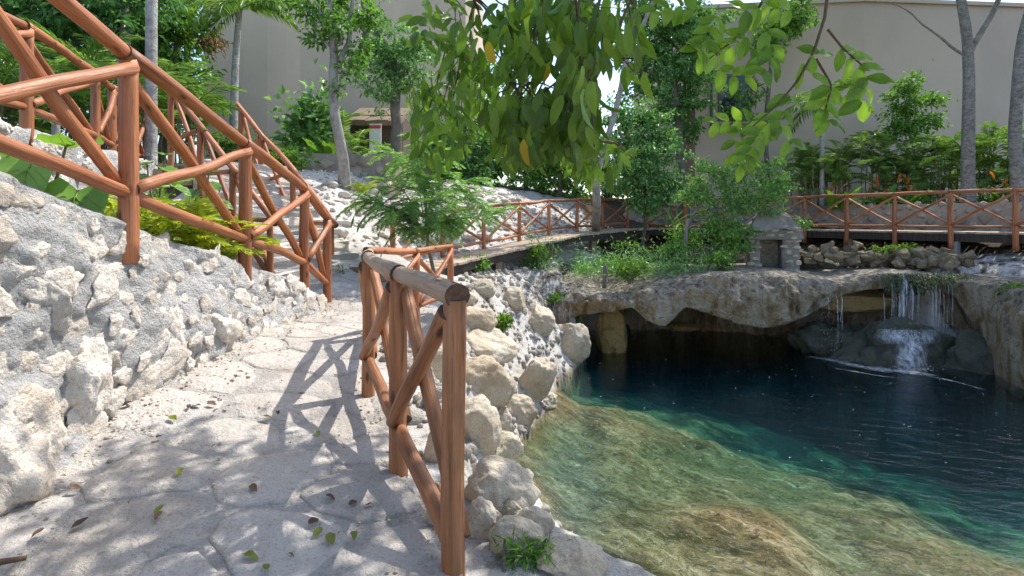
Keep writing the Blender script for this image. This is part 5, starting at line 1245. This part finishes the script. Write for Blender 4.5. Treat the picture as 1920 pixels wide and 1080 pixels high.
def leafm(L, W, droop, mat, seed):
    g = np.random.default_rng(seed); nx = 7; t = np.linspace(0, 1, nx); ang = -droop * t; X = np.cumsum(np.cos(ang)) ; Z = np.cumsum(np.sin(ang)); X = (X - X[0]) * L / (nx - 1); Z = (Z - Z[0]) * L / (nx - 1)
    w_ = W * .5 * np.sin(np.clip(t * .97 + .03, 0, 1) ** .85 * math.pi) ** .75; V = []; f = g.uniform(.1, .5); tw = g.uniform(-.5, .5)
    for k in range(nx):
        for u in (-1, -.5, 0, .5, 1):
            y = u * w_[k]; z = f * abs(u) * w_[k] + .06 * W * math.sin(k * 1.7 + u * 2 + seed); a = tw * t[k]; V.append((X[k], y * math.cos(a) - z * math.sin(a), Z[k] + y * math.sin(a) + z * math.cos(a)))
    return mesh('leaf', V, grid_faces(nx, 5), mat, True)
HL = [leafm(.108, .037, .75, M_lf_hang, k) for k in range(8)]; HS = [leafm(.108, .055, .4, M_lf_hang2, 20 + k) for k in range(6)]; HD = [leafm(.098, .038, .5, M_lf_hang, 40 + k) for k in range(5)]
rg = random.Random(12)
def hang_leaf(ms, p, down, sc, parent=OT, spread=.5):
    d = Vector((rg.gauss(0, spread), rg.gauss(0, spread), -down)); nrm = Vector((rg.gauss(0, 1), -1.0 + rg.gauss(0, .6), .2))
    M = Matrix.Translation(p) @ frame(d, nrm) @ Matrix.Diagonal((sc, sc, sc, 1)); return (rg.choice(ms), M)
items = []; TW_ = []
def blob(cx, cy, rx, ry, d, n, ms, down, sc, spread=.4, dj=.18):
    for _ in range(max(2, n // 14)): TW_.append((at(cx + rg.uniform(-.5, .5) * rx, cy - ry * 1.1, d), at(cx + rg.uniform(-.9, .9) * rx, cy + ry * rg.uniform(.3, .9), d + rg.gauss(0, dj))))
    for _ in range(n):
        a = rg.uniform(0, 6.28); r_ = math.sqrt(rg.random()); items.append((hang_leaf(ms, at(cx + rx * r_ * math.cos(a), cy + ry * r_ * math.sin(a), d + rg.gauss(0, dj)), down, sc * rg.uniform(.75, 1.15), spread=spread)))
blob(1000, 215, 95, 55, 2.05, 190, HL, 1.6, 1.0, .5, .16); blob(1080, 200, 45, 85, 1.95, 120, HL, 1.8, 1.05, .5); blob(930, 70, 100, 65, 2.25, 100, HL, 1.2, .95, .6); blob(1020, 50, 80, 75, 2.15, 100, HL, 1.3, 1.0, .55)
blob(1100, 70, 50, 75, 2.0, 50, HL, 1.9, 1.05); blob(1178, 50, 26, 50, 1.95, 20, HL, 1.8, 1.0, .3); blob(1195, 125, 24, 20, 1.95, 5, HL, 1.0, .9, .3); blob(860, 170, 70, 90, 2.8, 110, HD, .9, .95, .6); blob(830, 250, 62, 55, 3.0, 75, HD, 1.2, .95); blob(790, 190, 30, 40, 3.0, 26, HD, .9, .9)
blob(940, 150, 70, 60, 2.5, 60, HD, 1.0, 1.0, .5); blob(1115, 290, 55, 30, 2.3, 46, HL, 1.5, .9, .5); blob(830, 40, 60, 50, 2.6, 40, HD, .5, 1.0, .8); blob(1170, 268, 55, 22, 2.7, 20, HD, .5, .8, .8); blob(985, 275, 70, 28, 2.0, 40, HL, 2.2, .9, .25); blob(1050, 10, 150, 40, 2.3, 70, HL, 1.4, 1, .4)
def sprig(pth, n, ms, sc, d):
    P = curve([at(x, y, d) for x, y in pth], n)
    for k in range(n):
        t = Vector(P[min(k + 1, n - 1)] - P[max(k - 1, 0)]).normalized()
        for sd in (-1, 1):
            dr = t * .55 + Vector((t.z, 0, -t.x)) * sd * .9 + Vector((rg.gauss(0, .15), rg.gauss(0, .25), rg.gauss(-.25, .15)))
            items.append((rg.choice(ms), Matrix.Translation(Vector(P[k])) @ frame(dr, Vector((rg.gauss(0, .3), -1, .5))) @ Matrix.Diagonal((sc * rg.uniform(.8, 1.1),) * 3 + (1,))))
sprig([(1575, 95), (1600, 115), (1628, 150), (1615, 190)], 6, HS, 1.0, 2.4); sprig([(1555, 165), (1545, 195), (1552, 225)], 4, HS, 1.0, 2.4); sprig([(1500, 130), (1520, 150), (1535, 100)], 3, HS, .95, 2.4)
sprig([(1400, 70), (1360, 95), (1320, 100)], 6, HS, 1.0, 2.5); sprig([(1440, 60), (1450, 100), (1430, 130)], 4, HS, 1.1, 2.4); sprig([(1350, 130), (1390, 150), (1420, 130)], 4, HS, 1.0, 2.5)
sprig([(1450, 220), (1420, 250), (1400, 290)], 6, HS, .95, 2.4); sprig([(1480, 180), (1460, 230), (1480, 265)], 4, HS, .95, 2.4); sprig([(1430, 235), (1380, 225), (1345, 230)], 5, HS, .8, 2.5); sprig([(1390, 240), (1370, 280), (1390, 310)], 4, HS, .9, 2.5)
sprig([(1300, 20), (1270, 10), (1230, 20)], 4, HS, 1.0, 2.5); sprig([(1480, 20), (1440, 10), (1400, 20)], 5, HS, 1.0, 2.4); sprig([(1340, 30), (1330, 60), (1310, 90)], 4, HS, 1.0, 2.5)
m = MB()
for k, (a_, b_) in enumerate(TW_): m.tube(wob(curve([a_, (a_ + b_) / 2 + Vector((rg.gauss(0, .03), 0, .03)), b_], 8), .04, k), np.linspace(.004, .0015, 8), 5)
m.build('twigs', M_twig, OT)
items.sort(key=lambda it: (it[0] not in HS, it[1].translation.y))
for me, M in items[:300]: link('leaf', me, OT, M)
m = MB()
for me, M in items[300:]:
    V = np.array([(M @ v.co)[:] for v in me.vertices]); m.add(V, [tuple(f.vertices) for f in me.polygons])
if m.v: tag(m.build('more_leaves', leaf_mat('leaf_hanging_more', (0.068, 0.138, 0.020), (0.123, 0.230, 0.033), (0.197, 0.337, 0.050), .42), OT), kind='stuff')
g = np.random.default_rng(99); cl = []
for k in range(390):
    c = np.array([1.85, 2.75, 5.3]) + g.uniform(-1, 1, 3) * np.array([1.6, 2.35, .8]); n = int(g.integers(10, 30)); cl.append(c + g.normal(size=(n, 3)) * .16)
for k in range(330):  # unseen clusters added overhead and behind to cut skylight on the path
    c = np.array([g.uniform(-3.2, 4), g.uniform(-4, 2.6), g.uniform(4.9, 6.4)]); n = int(g.integers(10, 30)); cl.append(c + g.normal(size=(n, 3)) * .16)
P = np.concatenate(cl); V, Fc = leaves_np(P, rdir(len(P), g, .6), rdir(len(P), g) * .7 + np.array([0, 0, 1]), g.uniform(.10, .18, len(P)), g.uniform(.05, .08, len(P)))
tag(link('crown', mesh('crown', V, Fc, M_lf_canopy, False), OT), kind='stuff')

# grit and litter gathered along the path edges
g = random.Random(44); m = MB(); gb = []
for k in range(4):
    me = rock_mesh('tmp', 950 + k, 1, M_boulder, 3, .2, .5); gb.append((np.array([v.co[:] for v in me.vertices]), [tuple(f.vertices) for f in me.polygons])); bpy.data.meshes.remove(me)
for k in range(800):
    y = g.uniform(1.7, 7.5); l_, r_ = float(ev(LEFT, y)), float(ev(RIGHT, y)); e_ = abs(g.gauss(0, .16)); x = l_ + .08 + e_ if g.random() < .6 else (r_ - .02 - e_ if g.random() < .75 else g.uniform(l_, r_))
    if not l_ < x < r_: continue
    r0 = g.uniform(.003, .012) * (1.6 if g.random() < .06 else 1); V, Fc = g.choice(gb); m.add(V * np.array([1.2, 1, .6]) * r0 + np.array((x, y, float(bed_z(np.array([x]), np.array([y]))[0]) + .012)), Fc)
tag(m.build('path_grit', M_boulder), 'loose grit along the edges of the stone path', 'grit', kind='stuff')
g = np.random.default_rng(45); n = 260; yy_ = g.uniform(1.8, 7.4, n); xx_ = ev(LEFT, yy_) + .10 + np.abs(g.normal(0, .14, n)); xx_[::4] = g.uniform(-2.2, -.6, len(xx_[::4])); ok_ = xx_ < ev(RIGHT, yy_) - .05
P = np.stack([xx_, yy_, bed_z(xx_, yy_) + .026], 1)[ok_]; D = g.normal(size=P.shape) * np.array([1, 1, .12]); N = np.tile([0, 0, 1.0], (len(P), 1)) + g.normal(size=P.shape) * .2
V, Fc = leaves_np(P, D, N, g.uniform(.012, .04, len(P)), g.uniform(.005, .016, len(P)))
tag(link('leaf_litter', mesh('leaf_litter', V, Fc, M_lf_dry, False)), 'tiny dry leaf scraps littering the path and wall foot', 'litter', kind='stuff')

# ------------------------------------------------------------------ fallen leaves on the path
FLB = [leafm(.07, .034, .3, M_lf_fall, 60 + k) for k in range(4)]; FLY = [leafm(.075, .04, .3, M_lf_fally, 70 + k) for k in range(3)]
def fallen(px, py, ms, sc, label, group):
    dd = np.arange(1.6, 7, .01); X = (px - 960) / F * dd; Z = EYE - (py - HOR) / F * dd; k = np.nonzero(Z < bed_z(X, dd) + .03)[0]
    if not len(k): return
    k = k[0]; M = Matrix.Translation((X[k], dd[k], float(bed_z(X[k:k + 1], dd[k:k + 1])[0]) + .034)) @ Matrix.Rotation(rg.uniform(0, 6.28), 4, 'Z') @ Matrix.Rotation(rg.uniform(-.2, .2), 4, 'X') @ Matrix.Diagonal((sc, sc, sc, 1))
    tag(link('fallen_leaf', rg.choice(ms), None, M), label, 'leaf', group)
for (px, py) in [(357, 725), (387, 758), (376, 761), (392, 747), (430, 763), (443, 698), (355, 760), (293, 823), (128, 917), (82, 994), (655, 950), (700, 946), (578, 985), (470, 912), (300, 960), (165, 975), (345, 725), (408, 768), (420, 745), (560, 740), (612, 930), (250, 755), (440, 704), (520, 772)]:
    fallen(px, py, FLB, rg.uniform(.6, 1.0), 'small dry brown leaf lying on the stone path', 'fallen brown leaves')
for (px, py) in [(318, 782), (341, 880), (308, 950), (604, 993), (617, 1002), (457, 1040), (663, 998), (490, 781), (590, 810), (500, 1070)]:
    fallen(px, py, FLY, rg.uniform(.7, 1.0), 'yellow green leaf fallen on the stone path', 'fallen yellow green leaves')
tag(log('fallen_stick', tuple(at(-10, 1056, 1.95)), tuple(at(50, 1046, 2.0)), .012, .008, None, M_twig), 'short brown stick lying on the path by the wall foot', 'stick')
